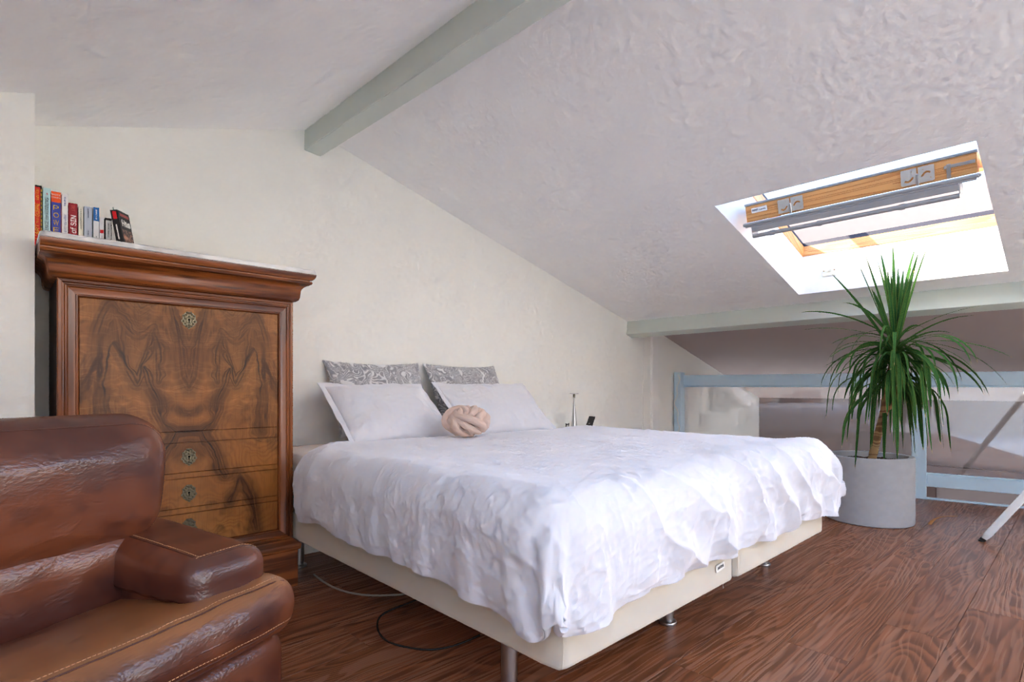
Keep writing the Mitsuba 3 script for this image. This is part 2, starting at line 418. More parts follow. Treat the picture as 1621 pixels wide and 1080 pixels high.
def catch_plate(yc):
    pl = sbox(-0.058, -0.030, 0.058, 0.030).buffer(0.006).buffer(0)
    pl = pl.difference(sbox(-0.0035, 0.004, 0.0035, 0.037))
    for sx in (-1, 1):
        arc = [(sx * (0.018 + 0.028 * t), -0.006 + 0.012 * math.sin(t * 2.6) * (1 if sx > 0 else -1) + 0.004 * sx * t) for t in np.linspace(0, 1, 9)]
        from shapely.geometry import LineString
        pl = pl.difference(LineString(arc).buffer(0.0042))
        for q in ((0.022 * sx, 0.022), (0.05 * sx, -0.02)):
            pl = pl.difference(Point(q).buffer(0.0022))
    o = on_sash(-0.004, yc, 0.045)
    e = moved(prism(pl, 0.0035), frame_m(o, -YD, SN, -SD))
    k = put('catch_plate', e, 'zinc', sash, label='zinc catch plate with two curved slots')
    put('latch', cat(moved(cbox(-0.006, 0.006, -0.046, 0.008, 0.003, 0.010, 0.002), frame_m(o, -YD, SN, -SD)), moved(cbox(-0.012, 0.012, -0.085, -0.07, 0.002, 0.012, 0.002), frame_m(o, -YD, SN, -SD))), 'steel', sash)
catch_plate(1.119)
catch_plate(0.558)
put('type_label', moved(cbox(-0.043, 0.043, -0.014, 0.014, 0, 0.001, 0.0004), frame_m(on_sash(-0.001, 1.285, 0.058), -YD, SN, -SD)), 'smooth_white', sash, label='white type label at the left end of the sash')
tl_m = [moved(cbox(-0.038 + 0.0062 * i, -0.0335 + 0.0062 * i, -0.004, 0.006 if i < 5 else 0.002, 0.0008, 0.0014, 0.0002), frame_m(on_sash(-0.001, 1.285, 0.058), -YD, SN, -SD)) for i in range(12) if i != 5]
mat('print_grey', (90, 92, 104), 0.7, 0.1)
put('label_print', cat(*tl_m), 'print_grey', sash, kind='stuff')
put('bolt_slot', cat(moved(cbox(-0.055, 0.055, -0.007, 0.007, 0, 0.003, 0.001), frame_m(on_sash(-0.003, 0.405, 0.052), -YD, SN, -SD)), moved(cbox(-0.045, -0.03, -0.05, 0.012, 0.002, 0.008, 0.001), frame_m(on_sash(-0.003, 0.405, 0.052), -YD, SN, -SD))), 'steel', sash)
# unseen windows behind the viewer; all but the first added for more daylight
for i, w in ((2, W2), (3, W3), (4, W4)):
    k = f'window_{i}'
    labels[k] = {'kind': 'structure', 'label': 'unseen pine roof window of the right slope, sized to light the room'}
    put('outer_frame', roof_frame(w, REV - 0.001, REV + 0.075, 0.05), 'pine_wood', k)
for i, w in ((5, L1), (6, L2), (7, L3)):
    k = f'window_{i}'
    labels[k] = {'kind': 'structure', 'label': 'unseen pine roof window added in the left slope to light the room'}
    s0, y0, s1, y1 = w
    e = prism(sbox(s0 - .05, y0 - .05, s1 + .05, y1 + .05).difference(sbox(s0 + .03, y0 + .03, s1 - .03, y1 - .03)), 0.08)
    put('outer_frame', moved(e, frame_m(RO + LN * 0.199, LS, -YD, LN)), 'pine_wood', k)
for i, (x0, z0, x1, z1) in enumerate(FW):
    k = f'window_{8 + i}'
    labels[k] = {'kind': 'structure', 'label': 'unseen glazed door added behind the viewer to light the room'}
    e = prism(sbox(x0 - .01, z0 - .01, x1 + .01, z1 + .01).difference(unary_union([sbox(x0 + .06, z0 + .08, (x0 + x1) / 2 - .04, z1 - .06), sbox((x0 + x1) / 2 + .04, z0 + .08, x1 - .06, z1 - .06)])), 0.06)
    put('frame', moved(e, frame_m([0, -5.05, 0], [1, 0, 0], [0, 0, 1], [0, -1, 0])), 'smooth_white', k)

# switch on the reveal under the roof window
sw = thing('light_switch', 'small cream switch plate on the white reveal under the roof window', 'switch')
swo = on_roof(SX1, 1.232, 0.15)
swm = frame_m(swo, -YD, RN, -RS)
mat('cream_plastic', (226, 222, 200), 0.4, 0.4)
put('plate', moved(cbox(-0.042, 0.042, -0.040, 0.040, 0, 0.008, 0.003), swm), 'cream_plastic', sw)
put('rocker', cat(moved(cbox(-0.012, 0.012, -0.012, 0.012, 0.008, 0.013, 0.002), swm), moved(cbox(-0.012, 0.012, -0.003, 0.012, 0.012, 0.016, 0.002), swm)), 'cream_plastic', sw)
mat('screw_brown', (150, 110, 70), 0.4, 0.4)
for sx in (-1, 1):
    put('screw', moved(trimesh.creation.cylinder(0.004, 0.003, sections=12), swm @ frame_m([0.032 * sx, 0, 0.0085], [1, 0, 0], [0, 1, 0], [0, 0, 1])), 'screw_brown', sw)

# ------------------------------------------------------------------ railing
rl = thing('railing', 'blue-grey painted wooden railing with large glass panels', 'railing')
RU = np.array([rd[0], rd[1], 0.0]); RV = np.array([rn[0], rn[1], 0.0]); RZ = np.array([0, 0, 1.0])
RM = frame_m([RAIL_A[0], RAIL_A[1], 0], RU, -RV, RZ)      # local: along, away from the room, up
def rbx(a0, a1, b0, b1, z0, z1, c=0.004):
    return moved(cbox(a0, a1, b0, b1, z0, z1, c), RM)
LR = 8.0
ZT, ZB = 1.035, 0.925
MID = 2.02
put('top_rail', rbx(0.04, LR, 0, 0.05, ZB, ZT), 'rail_paint', rl)
put('glazing_bead', cat(rbx(0.06, LR, 0.004, 0.03, ZB - 0.012, ZB, 0.002)), 'rail_paint', rl)
put('post', rbx(0.0, 0.07, -0.085, 0.045, 0.0, 1.065), 'rail_paint', rl)
put('post', rbx(MID - 0.05, MID + 0.05, -0.004, 0.054, 0.0, ZB), 'rail_paint', rl)
put('post', rbx(MID + 2.1, MID + 2.2, -0.004, 0.054, 0.0, ZB), 'rail_paint', rl)
for a0, a1 in ((0.07, MID - 0.05), (MID + 0.05, MID + 2.1), (MID + 2.2, LR)):
    put('bottom_rail', cat(rbx(a0, a1, 0, 0.05, 0.105, 0.205), rbx(a0, a1, 0.008, 0.03, 0.205, 0.217, 0.002)), 'rail_paint', rl)
    pm = [moved(tm([[a0 - .01, .034, .2], [a1 + .01, .034, .2], [a1 + .01, .034, ZB + .01], [a0 - .01, .034, ZB + .01]], [[0, 1, 2], [0, 2, 3]]), RM)]
    put('glass_panel', pm[0], 'rail_glass', rl, label='clear glass panel mirroring the bed')
put('floor_strip', rbx(0.0, LR, 0.0, 0.03, 0.0, 0.016, 0.003), 'rail_paint', rl, label='pale strip on the floor edge')
# cable hanging along the end post
pp = []
for t in np.linspace(0, 1, 30):
    o = RM @ np.array([0.035 + 0.018 * math.sin(t * 9 + 0.6) + 0.012 * math.sin(t * 23), -0.090, 1.04 - t * 0.62, 1])
    pp.append(o[:3])
mat('white_cable', (226, 224, 216), 0.5, 0.3)
tag(put('cable', tube(pp, 0.0042, 8), 'white_cable', smooth=True), 'white cable hanging down the blue-grey end post of the railing', 'cable')

# ------------------------------------------------------------------ the bed
def weave(p, n, uv):
    return noise(p.x * 420, p.y * 420, p.z * 420) + 0.8 * fbm(p.x * 60, p.y * 60, p.z * 60, 2)
mat('cream_fabric', (208, 200, 184), 0.9, 0.1, bump=(weave, 0.0006, 0.0008), sheen=0.2)
mat('sheet_beige', (220, 210, 200), 0.9, 0.1, bump=(weave, 0.0006, 0.0008))
mat('mattress_teal', (38, 116, 124), 0.85, 0.15)
def crumple(p, n, uv):
    a = fbm(p.x * 6, p.y * 6, p.z * 6, 2)
    x, y, z = p.x + 0.10 * a, p.y - 0.10 * a, p.z
    r1 = 1 - 2 * dr.abs(noise(x * 17, y * 7, z * 14) - 0.5)
    r2 = 1 - 2 * dr.abs(noise(x * 9 + 40, y * 24, z * 20) - 0.5)
    r3 = 1 - 2 * dr.abs(noise(x * 40, y * 34 + 9, z * 40) - 0.5)
    m = smoothstep(0.3, 0.7, noise(p.x * 4 + 5, p.y * 4, p.z * 4))
    l1, l2, l3 = dr.power(r1, 7), dr.power(r2, 7), dr.power(r3, 5)
    return 0.9 * l1 * m + 0.7 * l2 * (1 - m) + 0.3 * l3 + 0.35 * fbm(p.x * 26, p.y * 26, p.z * 26, 2) + 0.04 * noise(p.x * 500, p.y * 500, p.z * 500)
mat('white_cotton', (216, 216, 220), 0.85, 0.12, bump=(crumple, 0.0035, 0.002), sheen=0.25)

BX0, BX1, BY0, BY1, BZ0, BZ1 = 1.02, 2.98, 0.91, 2.90, 0.20, 0.335
def base_mesh(x0, x1):
    m = rgrid((x1 - x0, BY1 - BY0, BZ1 - BZ0), (0.022, 0.022, 0.016), 30)
    def f(v, n):
        return 0.0025 * wavy(v, 5, 4) + 0.004 * (np.abs(n[:, 1]) > .7) * (1 - (v[:, 2] / 0.075) ** 2)
    m = push(m, f)
    m.apply_translation([(x0 + x1) / 2, (BY0 + BY1) / 2, (BZ0 + BZ1) / 2])
    return m
def bed_base(x0, x1, label, legs):
    k = thing('box_spring', label, 'bed base', 'box springs under the bed')
    put('upholstery', base_mesh(x0, x1), 'cream_fabric', k, smooth=60)
    put('corner_seam', cat(*[tube([(x, BY0 - 0.0015, BZ0 + .012), (x, BY0 - 0.004, (BZ0 + BZ1) / 2), (x, BY0 - 0.0015, BZ1 - .012)], 0.0013, 6) for x in (x0 + 0.012,)]), 'cream_fabric', k)
    for x, y, r in legs:
        put('leg', lathe([(0, 0), (r * 1.45, 0), (r * 1.5, 0.004), (r * 1.5, 0.010), (r * 1.35, 0.014), (r * 0.9, 0.016), (r * 0.9, 0.024), (r, 0.028), (r, 0.212), (0, 0.212)], 28).apply_translation([x, y, 0]), 'steel', k, smooth=40, label='steel leg')
    return k
b1 = bed_base(BX0, 1.998, 'cream box spring at the near corner of the bed, with a small woven label', [(1.122, 1.20, 0.025), (1.90, 1.13, 0.022), (1.13, 2.78, 0.025), (1.90, 2.78, 0.022)])
b2 = bed_base(2.003, BX1, 'cream fabric box spring on the side of the bed by the potted plant', [(2.12, 1.25, 0.022), (2.88, 1.16, 0.022), (2.12, 2.78, 0.022), (2.88, 2.78, 0.022)])
lbm = frame_m([1.862, BY0 - 0.008, 0.283], [math.cos(.12), -0.05, math.sin(.12)], [-math.sin(.12), 0, math.cos(.12)], [0, -1, 0])
put('fabric_label', moved(cbox(-0.028, 0.028, -0.013, 0.012, 0, 0.003, 0.001), lbm), 'smooth_white', b1, label='small white woven label')
mat('ink', (28, 28, 32), 0.7, 0.1)
labels['box_spring__label_lettering'] = {'kind': 'stuff'}
put('label_lettering', moved(cat(*[cbox(-0.020 + 0.0068 * i, -0.0150 + 0.0068 * i, -0.005 + 0.001 * (i % 2), 0.006 - 0.002 * (i % 3 == 1), 0.0028, 0.0034, 0.0002) for i in range(6)]), lbm), 'ink', b1)
put('thread', tube([(2.03 + .002 * math.sin(t * 7), BY0 + 0.06, 0.20 - 0.055 * t + 0.0) for t in np.linspace(0, 1, 8)], 0.0009, 5), 'white_cable', b2)

mt = thing('mattress', 'mattress with beige fitted sheet and teal border on the box springs', 'mattress')
mm = rgrid((1.93, 1.97, 0.222), (0.07, 0.07, 0.06), 40)
mm.apply_translation([2.0, 1.925, 0.389 + 0.111])
put('sheet', push(mm, lambda v, n: 0.003 * wavy(v, 6, 2)), 'sheet_beige', mt, smooth=60)
mm = rgrid((1.952, 1.98, 0.05), (0.06, 0.06, 0.018), 16)
mm.apply_translation([2.0, 1.912, 0.3385 + 0.025])
put('border', mm, 'mattress_teal', mt, smooth=60, label='teal mattress border')

def cloth_duvet():
    """The duvet: a sheet of cloth with slack, laid over the mattress and let down, then given a rolled hem."""
    rng = np.random.default_rng(7)
    top, R = 0.640, 0.13
    cx0, cx1, cy0 = BX0 - 0.072, BX1 + 0.085, BY0 - 0.055      # the outside of the rounded body that carries it
    over_l, over_f = 0.245, 0.255
    nu, nv = 116, 98
    s = np.linspace(-over_l, (cx1 - cx0) + over_l, nu)            # across, from the left hem to the right hem
    t = np.linspace(-over_f, 2.375 - cy0, nv)                     # along, from the foot hem to the head
    S, Tt = np.meshgrid(s, t, indexing='ij')
    def lay(d, R):     # path over a rounded edge: d < 0 hangs; returns (distance inwards from the outside, drop)
        arc = R * np.pi / 2
        a = np.clip((R - d) / R, 0, np.pi / 2)
        start = R - arc
        inn = np.where(d > R, d, np.where(d > start, R - R * np.sin(a), 0.0))
        drop = np.where(d > R, 0, np.where(d > start, R - R * np.cos(a), R + (start - d)))
        return inn, drop
    wide = cx1 - cx0
    # the corners of the cloth are rounded off: what hangs over both edges at once is drawn in
    a_ = np.where(S < wide / 2, -S, S - wide) ; b_ = -Tt
    aa, bb = np.maximum(a_ + 0.06, 0), np.maximum(b_ + 0.06, 0)
    pn = (aa ** 1.65 + bb ** 1.65) ** (1 / 1.65)
    k_ = np.where(pn > 1e-9, np.maximum(aa, bb) / np.maximum(pn, 1e-9), 1.0)
    k_ = np.where((aa > 0) & (bb > 0), k_, 1.0)
    S0, T0 = S, Tt
    S = np.where(aa > 0, np.where(S < wide / 2, -(aa * k_ - 0.06), wide + aa * k_ - 0.06), S)
    Tt = np.where(bb > 0, -(bb * k_ - 0.06), Tt)
    il, dl = lay(S, R); ir, drr = lay(wide - S, R); jf, df = lay(Tt, R)
    X = np.where(S < wide / 2, cx0 + il, cx1 - ir)
    Y = cy0 + jf
    drop = np.sqrt((np.maximum(dl, drr)) ** 2 + df ** 2) * 0.6 + 0.4 * np.maximum(np.maximum(dl, drr), df)
    P = np.stack([X, Y, top - drop + 0.02], -1)
    P += np.stack([wavy(np.stack([S, Tt, S * 0], -1), 7, 11), wavy(np.stack([S, Tt, S * 0], -1), 7, 12), wavy(np.stack([S, Tt, S * 0], -1), 9, 13)], -1) * 0.012
    ds, dt_ = s[1] - s[0], t[1] - t[0]
    # slack: more towards the foot and the left
    slack_s = 1.012 + 0.035 * np.exp(-((Tt - 0.05) / 0.35) ** 2)
    slack_t = 1.012 + 0.02 * np.exp(-((S - 0.1) / 0.5) ** 2)
    cw = np.clip(np.minimum(aa, bb) / 0.16, 0, 1)
    slack_s, slack_t = slack_s * (1 - 0.16 * cw), slack_t * (1 - 0.16 * cw)
    cons = []
    def add(di, dj, L, k):
        a = (slice(max(0, -di), nu - max(0, di)), slice(max(0, -dj), nv - max(0, dj)))
        b = (slice(max(0, di), nu - max(0, -di)), slice(max(0, dj), nv - max(0, -dj)))
        L = np.hypot(S[b] - S[a], Tt[b] - Tt[a]) * (slack_s[a] if di and not dj else slack_t[a] if dj and not di else (slack_s[a] + slack_t[a]) / 2)
        cons.append((a, b, L, k))
    add(1, 0, ds * slack_s, 1.0); add(0, 1, dt_ * slack_t, 1.0)
    diag = np.sqrt((ds * slack_s) ** 2 + (dt_ * slack_t) ** 2)
    add(1, 1, diag, 0.6); add(1, -1, diag, 0.6)
    bend = [(2, 0, 0), (0, 2, 0), (4, 0, 0), (0, 4, 0)]
    nb = len(cons)
    for di, dj, L in bend:
        add(di, dj, L, 0.5)
    cnt = np.zeros((nu, nv, 1))
    for a, b, L, k in cons:
        cnt[a] += 1; cnt[b] += 1
    V = np.zeros_like(P)
    puff = 0.016 * (0.7 + wavy(np.stack([S, Tt, S * 0 + 3], -1), 2.6, 21, 2))
    def collide(Q):
        # rounded block: inside distance to the boundary of {x in [cx0,cx1], y > cy0, z < top + puff}
        zt = top + puff
        q = np.stack([np.maximum(cx0 + R - Q[..., 0], Q[..., 0] - (cx1 - R)), cy0 + R - Q[..., 1], Q[..., 2] - (zt - R)], -1)
        pos = np.maximum(q, 0)
        L = np.linalg.norm(pos, axis=-1)
        inside = (L < R) & (q.max(-1) > -0.3)
        g = pos / np.maximum(L, 1e-6)[..., None]
        big = (q == q.max(-1, keepdims=True)).astype(float)
        g = np.where((L > 1e-6)[..., None], g, big)
        depth = R - np.where(L > 1e-6, L, q.max(-1))
        sx = np.where(Q[..., 0] < (cx0 + cx1) / 2, -1.0, 1.0)
        out = np.stack([g[..., 0] * sx, -g[..., 1], g[..., 2]], -1)
        return inside, out * depth[..., None]
    dt = 1 / 60
    for step in range(150):
        prev = P.copy()
        V[..., 2] -= 2.0 * dt
        V *= 0.955
        P = P + V * dt * 0.6
        for it in range(9):
            D = np.zeros_like(P)
            for a, b, L, k in cons:
                d = P[b] - P[a]
                l = np.sqrt((d * d).sum(-1)) + 1e-9
                c = (d * ((l - L) / l * 0.5 * k)[..., None])
                D[a] += c; D[b] -= c
            P = P + D / cnt * 1.5
            inside, fix = collide(P)
            P = np.where(inside[..., None], P + fix, P)
        inside, fix = collide(P - [0, 0, 0.002])
        mv = P - prev
        fr = np.where(inside[..., None], 0.35, 1.0)
        P = prev + mv * fr
        V = (P - prev) / dt * 0.9
    from scipy.ndimage import zoom, gaussian_filter
    Z = np.stack([zoom(P[..., k], 4, order=3) for k in range(3)], -1)
    ZS, ZT = zoom(S0, 4, order=1), zoom(T0, 4, order=1)
    soft_ = zoom(cw, 4, order=1)[..., None]
    soft_ = np.clip(gaussian_filter(soft_, (8, 8, 0)) * 2.2, 0, 1)
    Z = Z * (1 - soft_) + np.stack([gaussian_filter(Z[..., k], 20, mode='nearest') for k in range(3)], -1) * soft_
    # fine creases
    du = np.gradient(Z, axis=0); dv = np.gradient(Z, axis=1)
    N = np.cross(du, dv); N /= np.linalg.norm(N, axis=-1, keepdims=True) + 1e-12
    N *= np.where(N[Z.shape[0] // 2, Z.shape[1] // 2, 2] < 0, -1, 1)
    q = np.stack([ZS, ZT, ZS * 0], -1)
    warp = wavy(q, 3, 31)
    ridg = 1 - np.abs(wavy(q * [1.0, 0.55, 1] + warp[..., None] * 0.08, 13, 33))
    ridg2 = 1 - np.abs(wavy(q * [0.6, 1.0, 1] + warp[..., None] * 0.12, 21, 35))
    Z = Z + (1 - soft_) * N * (0.0022 * wavy(q, 20, 32) + 0.0032 * (ridg ** 5 - 0.2) + 0.0024 * (ridg2 ** 6 - 0.2))[..., None]
    # thin pressed creases, in patches that run different ways
    wq = q + 0.06 * np.stack([wavy(q, 4, 51), wavy(q, 4, 52), ZS * 0], -1)
    l1 = (1 - np.abs(wavy(wq * [1.0, 0.30, 1], 34, 53, 2))) ** 8
    l2 = (1 - np.abs(wavy(wq * [0.35, 1.0, 1], 30, 54, 2))) ** 8
    rot_ = np.stack([wq[..., 0] + wq[..., 1], (wq[..., 0] - wq[..., 1]) * 0.3, wq[..., 2]], -1)
    l3 = (1 - np.abs(wavy(rot_, 24, 55, 2))) ** 8
    m1, m2, m3 = (np.clip(0.15 + 1.8 * wavy(q, 2.4, s_), 0, 1) for s_ in (56, 57, 58))
    cz = 1 - soft_[..., 0]
    Z = Z + cz[..., None] * N * (0.0048 * l1 * m1 + 0.0048 * l2 * m2 + 0.0054 * l3 * m3 + 0.0009 * wavy(q, 90, 59, 2))[..., None]
    # long slanting folds at the foot, running down to the hem, and softer ones along the left side
    fa = (ZS + 0.75 * ZT) + 0.05 * wavy(q, 2.2, 41)
    fold = np.abs(np.sin(fa * 12 + 2.0 * wavy(q, 3, 42))) ** 0.8
    env = np.exp(-((ZT + 0.02) / 0.24) ** 2) * np.clip((ZS - 0.25) / 0.35, 0, 1) * np.clip(0.9 + 1.1 * wavy(q, 3.3, 43), 0, 1.4)
    Z += N * (0.034 * env * (1 - fold - 0.35))[..., None]
    fb = (ZT - 0.55 * ZS) + 0.06 * wavy(q, 2, 44)
    foldb = np.abs(np.sin(fb * 11 + 2.4 * wavy(q, 2.4, 45)))
    envb = np.exp(-((ZS + 0.02) / 0.26) ** 2) * np.clip(0.5 + 1.3 * wavy(q, 2.6, 46), 0, 1.2)
    Z += N * (0.014 * envb * (1 - foldb - 0.35))[..., None]
    # the filling keeps the hem round: it turns in under itself on the left, at the foot and on the right
    hl, hr, hf = ZS - ZS.min(), ZS.max() - ZS, ZT - ZT.min()
    hemw = np.minimum(np.minimum(hl, hr), hf)
    lump = 0.75 + 0.5 * wavy(q, 4.5, 36, 2)
    tuck = lambda h: 0.030 * np.clip(1 - h / 0.13, 0, 1) ** 2 * lump
    cz = 1 - soft_[..., 0]
    Z[..., 0] += (tuck(hl) - tuck(hr)) * cz
    Z[..., 1] += tuck(hf) * cz
    Z[..., 2] += 0.018 * np.clip(1 - hemw / 0.05, 0, 1) * lump + 0.03 * wavy(q, 3.1, 37, 2) * np.clip(1 - hemw / 0.16, 0, 1)
    return Z, N, hemw
def duvet_mesh():
    Z, N, hemw = cloth_duvet()
    inner = Z - N * (0.004 + 0.020 * np.clip(hemw / 0.06, 0, 1) ** 0.6)[..., None]
    a, b = grid_mesh(Z), grid_mesh(inner)
    b.faces = b.faces[:, ::-1]
    nu, nv = Z.shape[:2]
    idx = np.arange(nu * nv).reshape(nu, nv)
    ring = np.concatenate([idx[:, 0], idx[-1, 1:], idx[-2::-1, -1], idx[0, -2:0:-1]])
    o = nu * nv
    r2 = np.roll(ring, -1)
    F = np.vstack([a.faces, b.faces + o, np.stack([ring, r2, r2 + o], 1), np.stack([ring, r2 + o, ring + o], 1)])
    m = tm(np.vstack([a.vertices, b.vertices]), F)
    if m.volume < 0: m.invert()
    return m
tag(put('duvet', duvet_mesh(), 'white_cotton', smooth=True), 'rumpled white duvet spread over the whole bed and hanging over its foot', 'duvet')

def pillow(w, h, t, flange=0.0, seed=0, ear=0.05, nu=150, nv=116, crease=0.006):
    """A pillow in its own frame: x across, y up its length, z its thickness. Returns (body, flange or None)."""
    u, v = np.linspace(-1, 1, nu), np.linspace(-1, 1, nv)
    U, V = np.meshgrid(u, v, indexing='ij')
    x = U * w / 2 * (1 - ear * (1 - V ** 2) * np.abs(U) ** 3)
    y = V * h / 2 * (1 - ear * 1.6 * (1 - U ** 2) * np.abs(V) ** 3)
    th = t / 2 * np.power(np.clip(1 - np.abs(U) ** 2.6, 0, 1), 0.55) * np.power(np.clip(1 - np.abs(V) ** 2.6, 0, 1), 0.55)
    q = np.stack([x, y, x * 0], -1)
    edge = np.clip(np.minimum(1 - np.abs(U), 1 - np.abs(V)) * 5, 0, 1)
    cr = ((1 - np.abs(wavy(q * [1.0, 0.4, 1], 26, seed + 7, 2))) ** 8 * np.clip(0.2 + 1.5 * wavy(q, 5, seed + 8), 0, 1) + (1 - np.abs(wavy(q * [0.4, 1.0, 1], 22, seed + 17, 2))) ** 8 * np.clip(0.2 + 1.5 * wavy(q, 5, seed + 18), 0, 1))
    rad = np.sin(np.arctan2(V, U) * 26 + 5 * wavy(q, 5, seed)) * np.exp(-np.minimum(1 - np.abs(U), 1 - np.abs(V)) * 7)
    out = []
    for sg in (1, -1):
        z = sg * (th + edge * crease * (2.2 * wavy(q, 6, seed + sg) + 1.0 * wavy(q, 18, seed + 3 + sg)) + edge * crease * 0.9 * rad + edge * 0.55 * crease * cr)
        m = grid_mesh(np.stack([x, y, z], -1))
        if sg < 0: m.faces = m.faces[:, ::-1]
        out.append(m)
    body = cat(*out)
    body.merge_vertices(digits_vertex=6)
    fl = None
    if flange:
        # a flat double hem all round, slightly waved
        loop = []
        n = 60
        for side in range(4):
            for k in np.linspace(-1, 1, n, endpoint=False):
                a, b = ((k, -1), (1, k), (-k, 1), (-1, -k))[side]
                loop.append((a, b))
        L = np.array(loop)
        rows = []
        for k, (g, zt) in enumerate(((-0.012, 0.0035), (0, 0.003), (flange, 0.002), (flange + .001, 0), (flange, -0.002), (0, -0.003), (-0.012, -0.0035))):
            wx = L[:, 0] * (w / 2 * (1 - ear * (1 - L[:, 1] ** 2) * np.abs(L[:, 0]) ** 3)) + np.where(np.abs(L[:, 0]) > .999, np.sign(L[:, 0]), L[:, 0]) * g
            wy = L[:, 1] * (h / 2 * (1 - ear * 1.6 * (1 - L[:, 0] ** 2) * np.abs(L[:, 1]) ** 3)) + np.where(np.abs(L[:, 1]) > .999, np.sign(L[:, 1]), L[:, 1]) * g
            z = zt + max(g, 0) / flange * 0.014 * wavy(np.stack([wx, wy, wx * 0], -1), 11, seed + 9)
            rows.append(np.stack([wx, wy, z], -1))
        Rr = np.array(rows)
        Rr = np.concatenate([Rr, Rr[:, :1]], 1)
        fl = grid_mesh(Rr)
        fl.fix_normals()
    return body, fl

def pillow_frame(c, yaw, lean):
    """x across the bed, y up the lean, z towards the foot of the bed."""
    cy, sy = math.cos(yaw), math.sin(yaw)
    x = np.array([cy, sy, 0])
    f = np.array([sy, -cy, 0])                   # towards the foot
    y = -f * math.sin(lean) + np.array([0, 0, 1]) * math.cos(lean)
    return frame_m(c, x, y, np.cross(x, y))

def swirl(p, n, uv):
    w1 = fbm(p.x * 13, p.z * 13, p.y * 3, 2)
    w2 = fbm(p.x * 13 + 30, p.z * 13 + 11, p.y * 3, 2)
    g = fbm(p.x * 10 + 2.8 * w1, p.z * 10 + 2.8 * w2, p.y * 2, 2)
    r = g * 19
    w = dr.abs(r - dr.floor(r) - 0.5) * 2
    line = smoothstep(0.62, 0.84, w)
    r2 = g * 34 + 0.3
    thin = smoothstep(0.80, 0.95, dr.abs(r2 - dr.floor(r2) - 0.5) * 2)
    blob = smoothstep(0.64, 0.68, fbm(p.x * 16 + 3 * w2, p.z * 16, p.y * 3 + 8, 2))
    return mix(lin(146, 146, 150), lin(226, 226, 226), dr.minimum(1.0, 0.85 * line + 0.45 * thin + 0.9 * blob))
mat('paisley_cloth', proc(swirl), 0.9, 0.1, bump=(weave, 0.0006, 0.0008))

bd, _ = pillow(0.62, 0.48, 0.11, 0, 3, 0.06)
tag(put('cushion', moved(bd, pillow_frame([1.640, 2.832, 0.855], -0.02, 0.48)), 'paisley_cloth', smooth=True), 'grey cushion with white swirling lines behind the left white pillow, nearer the wooden desk', 'cushion', 'grey patterned cushions against the wall')
bd, _ = pillow(0.62, 0.48, 0.11, 0, 5, 0.06)
tag(put('cushion', moved(bd, pillow_frame([2.300, 2.832, 0.855], 0.02, 0.48)), 'paisley_cloth', smooth=True), 'grey cushion with white swirling lines behind the right white pillow, nearer the bedside table', 'cushion', 'grey patterned cushions against the wall')
def white_pillow(w, h, t, c, yaw, lean, seed, label):
    k = thing('pillow', label, 'pillow', 'white pillows at the head of the bed')
    bd, fl = pillow(w, h, t, 0.026, seed, 0.035)
    M = pillow_frame(c, yaw, lean)
    put('case', moved(bd, M), 'white_cotton', k, smooth=True)
    put('flange', moved(fl, M), 'white_cotton', k, smooth=50)
white_pillow(0.60, 0.42, 0.135, [1.535, 2.568, 0.780], 0.04, 0.84, 40, 'white pillow with a flanged edge leaning at the left, left of the pink knot cushion')
white_pillow(0.72, 0.42, 0.135, [2.300, 2.565, 0.780], 0.0, 0.82, 50, 'white pillow leaning at the right, behind the pink knot cushion')

# knot cushion: padded cords wound in two-strand bands round a ball
mat('pink_knit', (212, 188, 174), 0.9, 0.1, bump=(weave, 0.0008, 0.0008), sheen=0.4)
kc = thing('knot_cushion', 'pale pink knotted cushion of padded cords between the white pillows', 'cushion')
KC, KR = np.array([1.790, 2.235, 0.738]), np.array([0.094, 0.082, 0.058])
VW = np.array([-0.66, -0.75, 0.0]); VR = np.array([0.75, -0.66, 0.0]); VU = np.array([0, 0, 1.0])     # towards the foot corner, right, up
KA, KB, KD = 0.124, 0.081, 0.115
KS = 0.000279
def cord(pts, r=0.0190, back=True, flip=False):
    """A padded cord over the face of the ball: (right, up, lift) in its own small units; its ends dive round the back."""
    from scipy.interpolate import CubicSpline
    L = []
    for x, y, lift in pts:
        X, Z = (x - 750) * KS, (585 - y) * KS
        s = math.hypot(X / (KA - r), Z / (KB - r))
        if s > 0.98: X, Z = X / s * 0.98, Z / s * 0.98
        w = math.sqrt(max(0.02, 1 - min(s, 0.98) ** 2))
        L.append(np.array([X, Z, w * (KD - r)]) * lift)
    if back:
        for e in (0, -1):
            q = L[e]; m = math.hypot(q[0] / KA, q[1] / KB)
            out = np.array([q[0] / m * 0.80, q[1] / m * 0.78, -0.015])
            beh = np.array([q[0] / m * 0.45, q[1] / m * 0.45, -0.06])
            ext = [out, beh]
            L = (ext[::-1] + L) if e == 0 else (L + ext)
    L = np.array(L)
    if flip: L = L * [-0.86, 0.86, -0.9]
    P = KC + L[:, :1] * VR + L[:, 1:2] * VU + L[:, 2:] * VW
    d = np.r_[0, np.cumsum(np.linalg.norm(np.diff(P, axis=0), axis=1))]
    Q = CubicSpline(d, P)(np.linspace(0, d[-1], 60))
    put('cord', tube(Q, r, 16), 'pink_knit', kc, smooth=True)
core = trimesh.creation.icosphere(subdivisions=3)
core.vertices = KC + np.array(core.vertices)[:, :1] * VR * (KA - .052) + np.array(core.vertices)[:, 1:2] * VU * (KB - .036) + np.array(core.vertices)[:, 2:] * VW * (KD - .045)
put('core', core, 'pink_knit', kc, smooth=True)
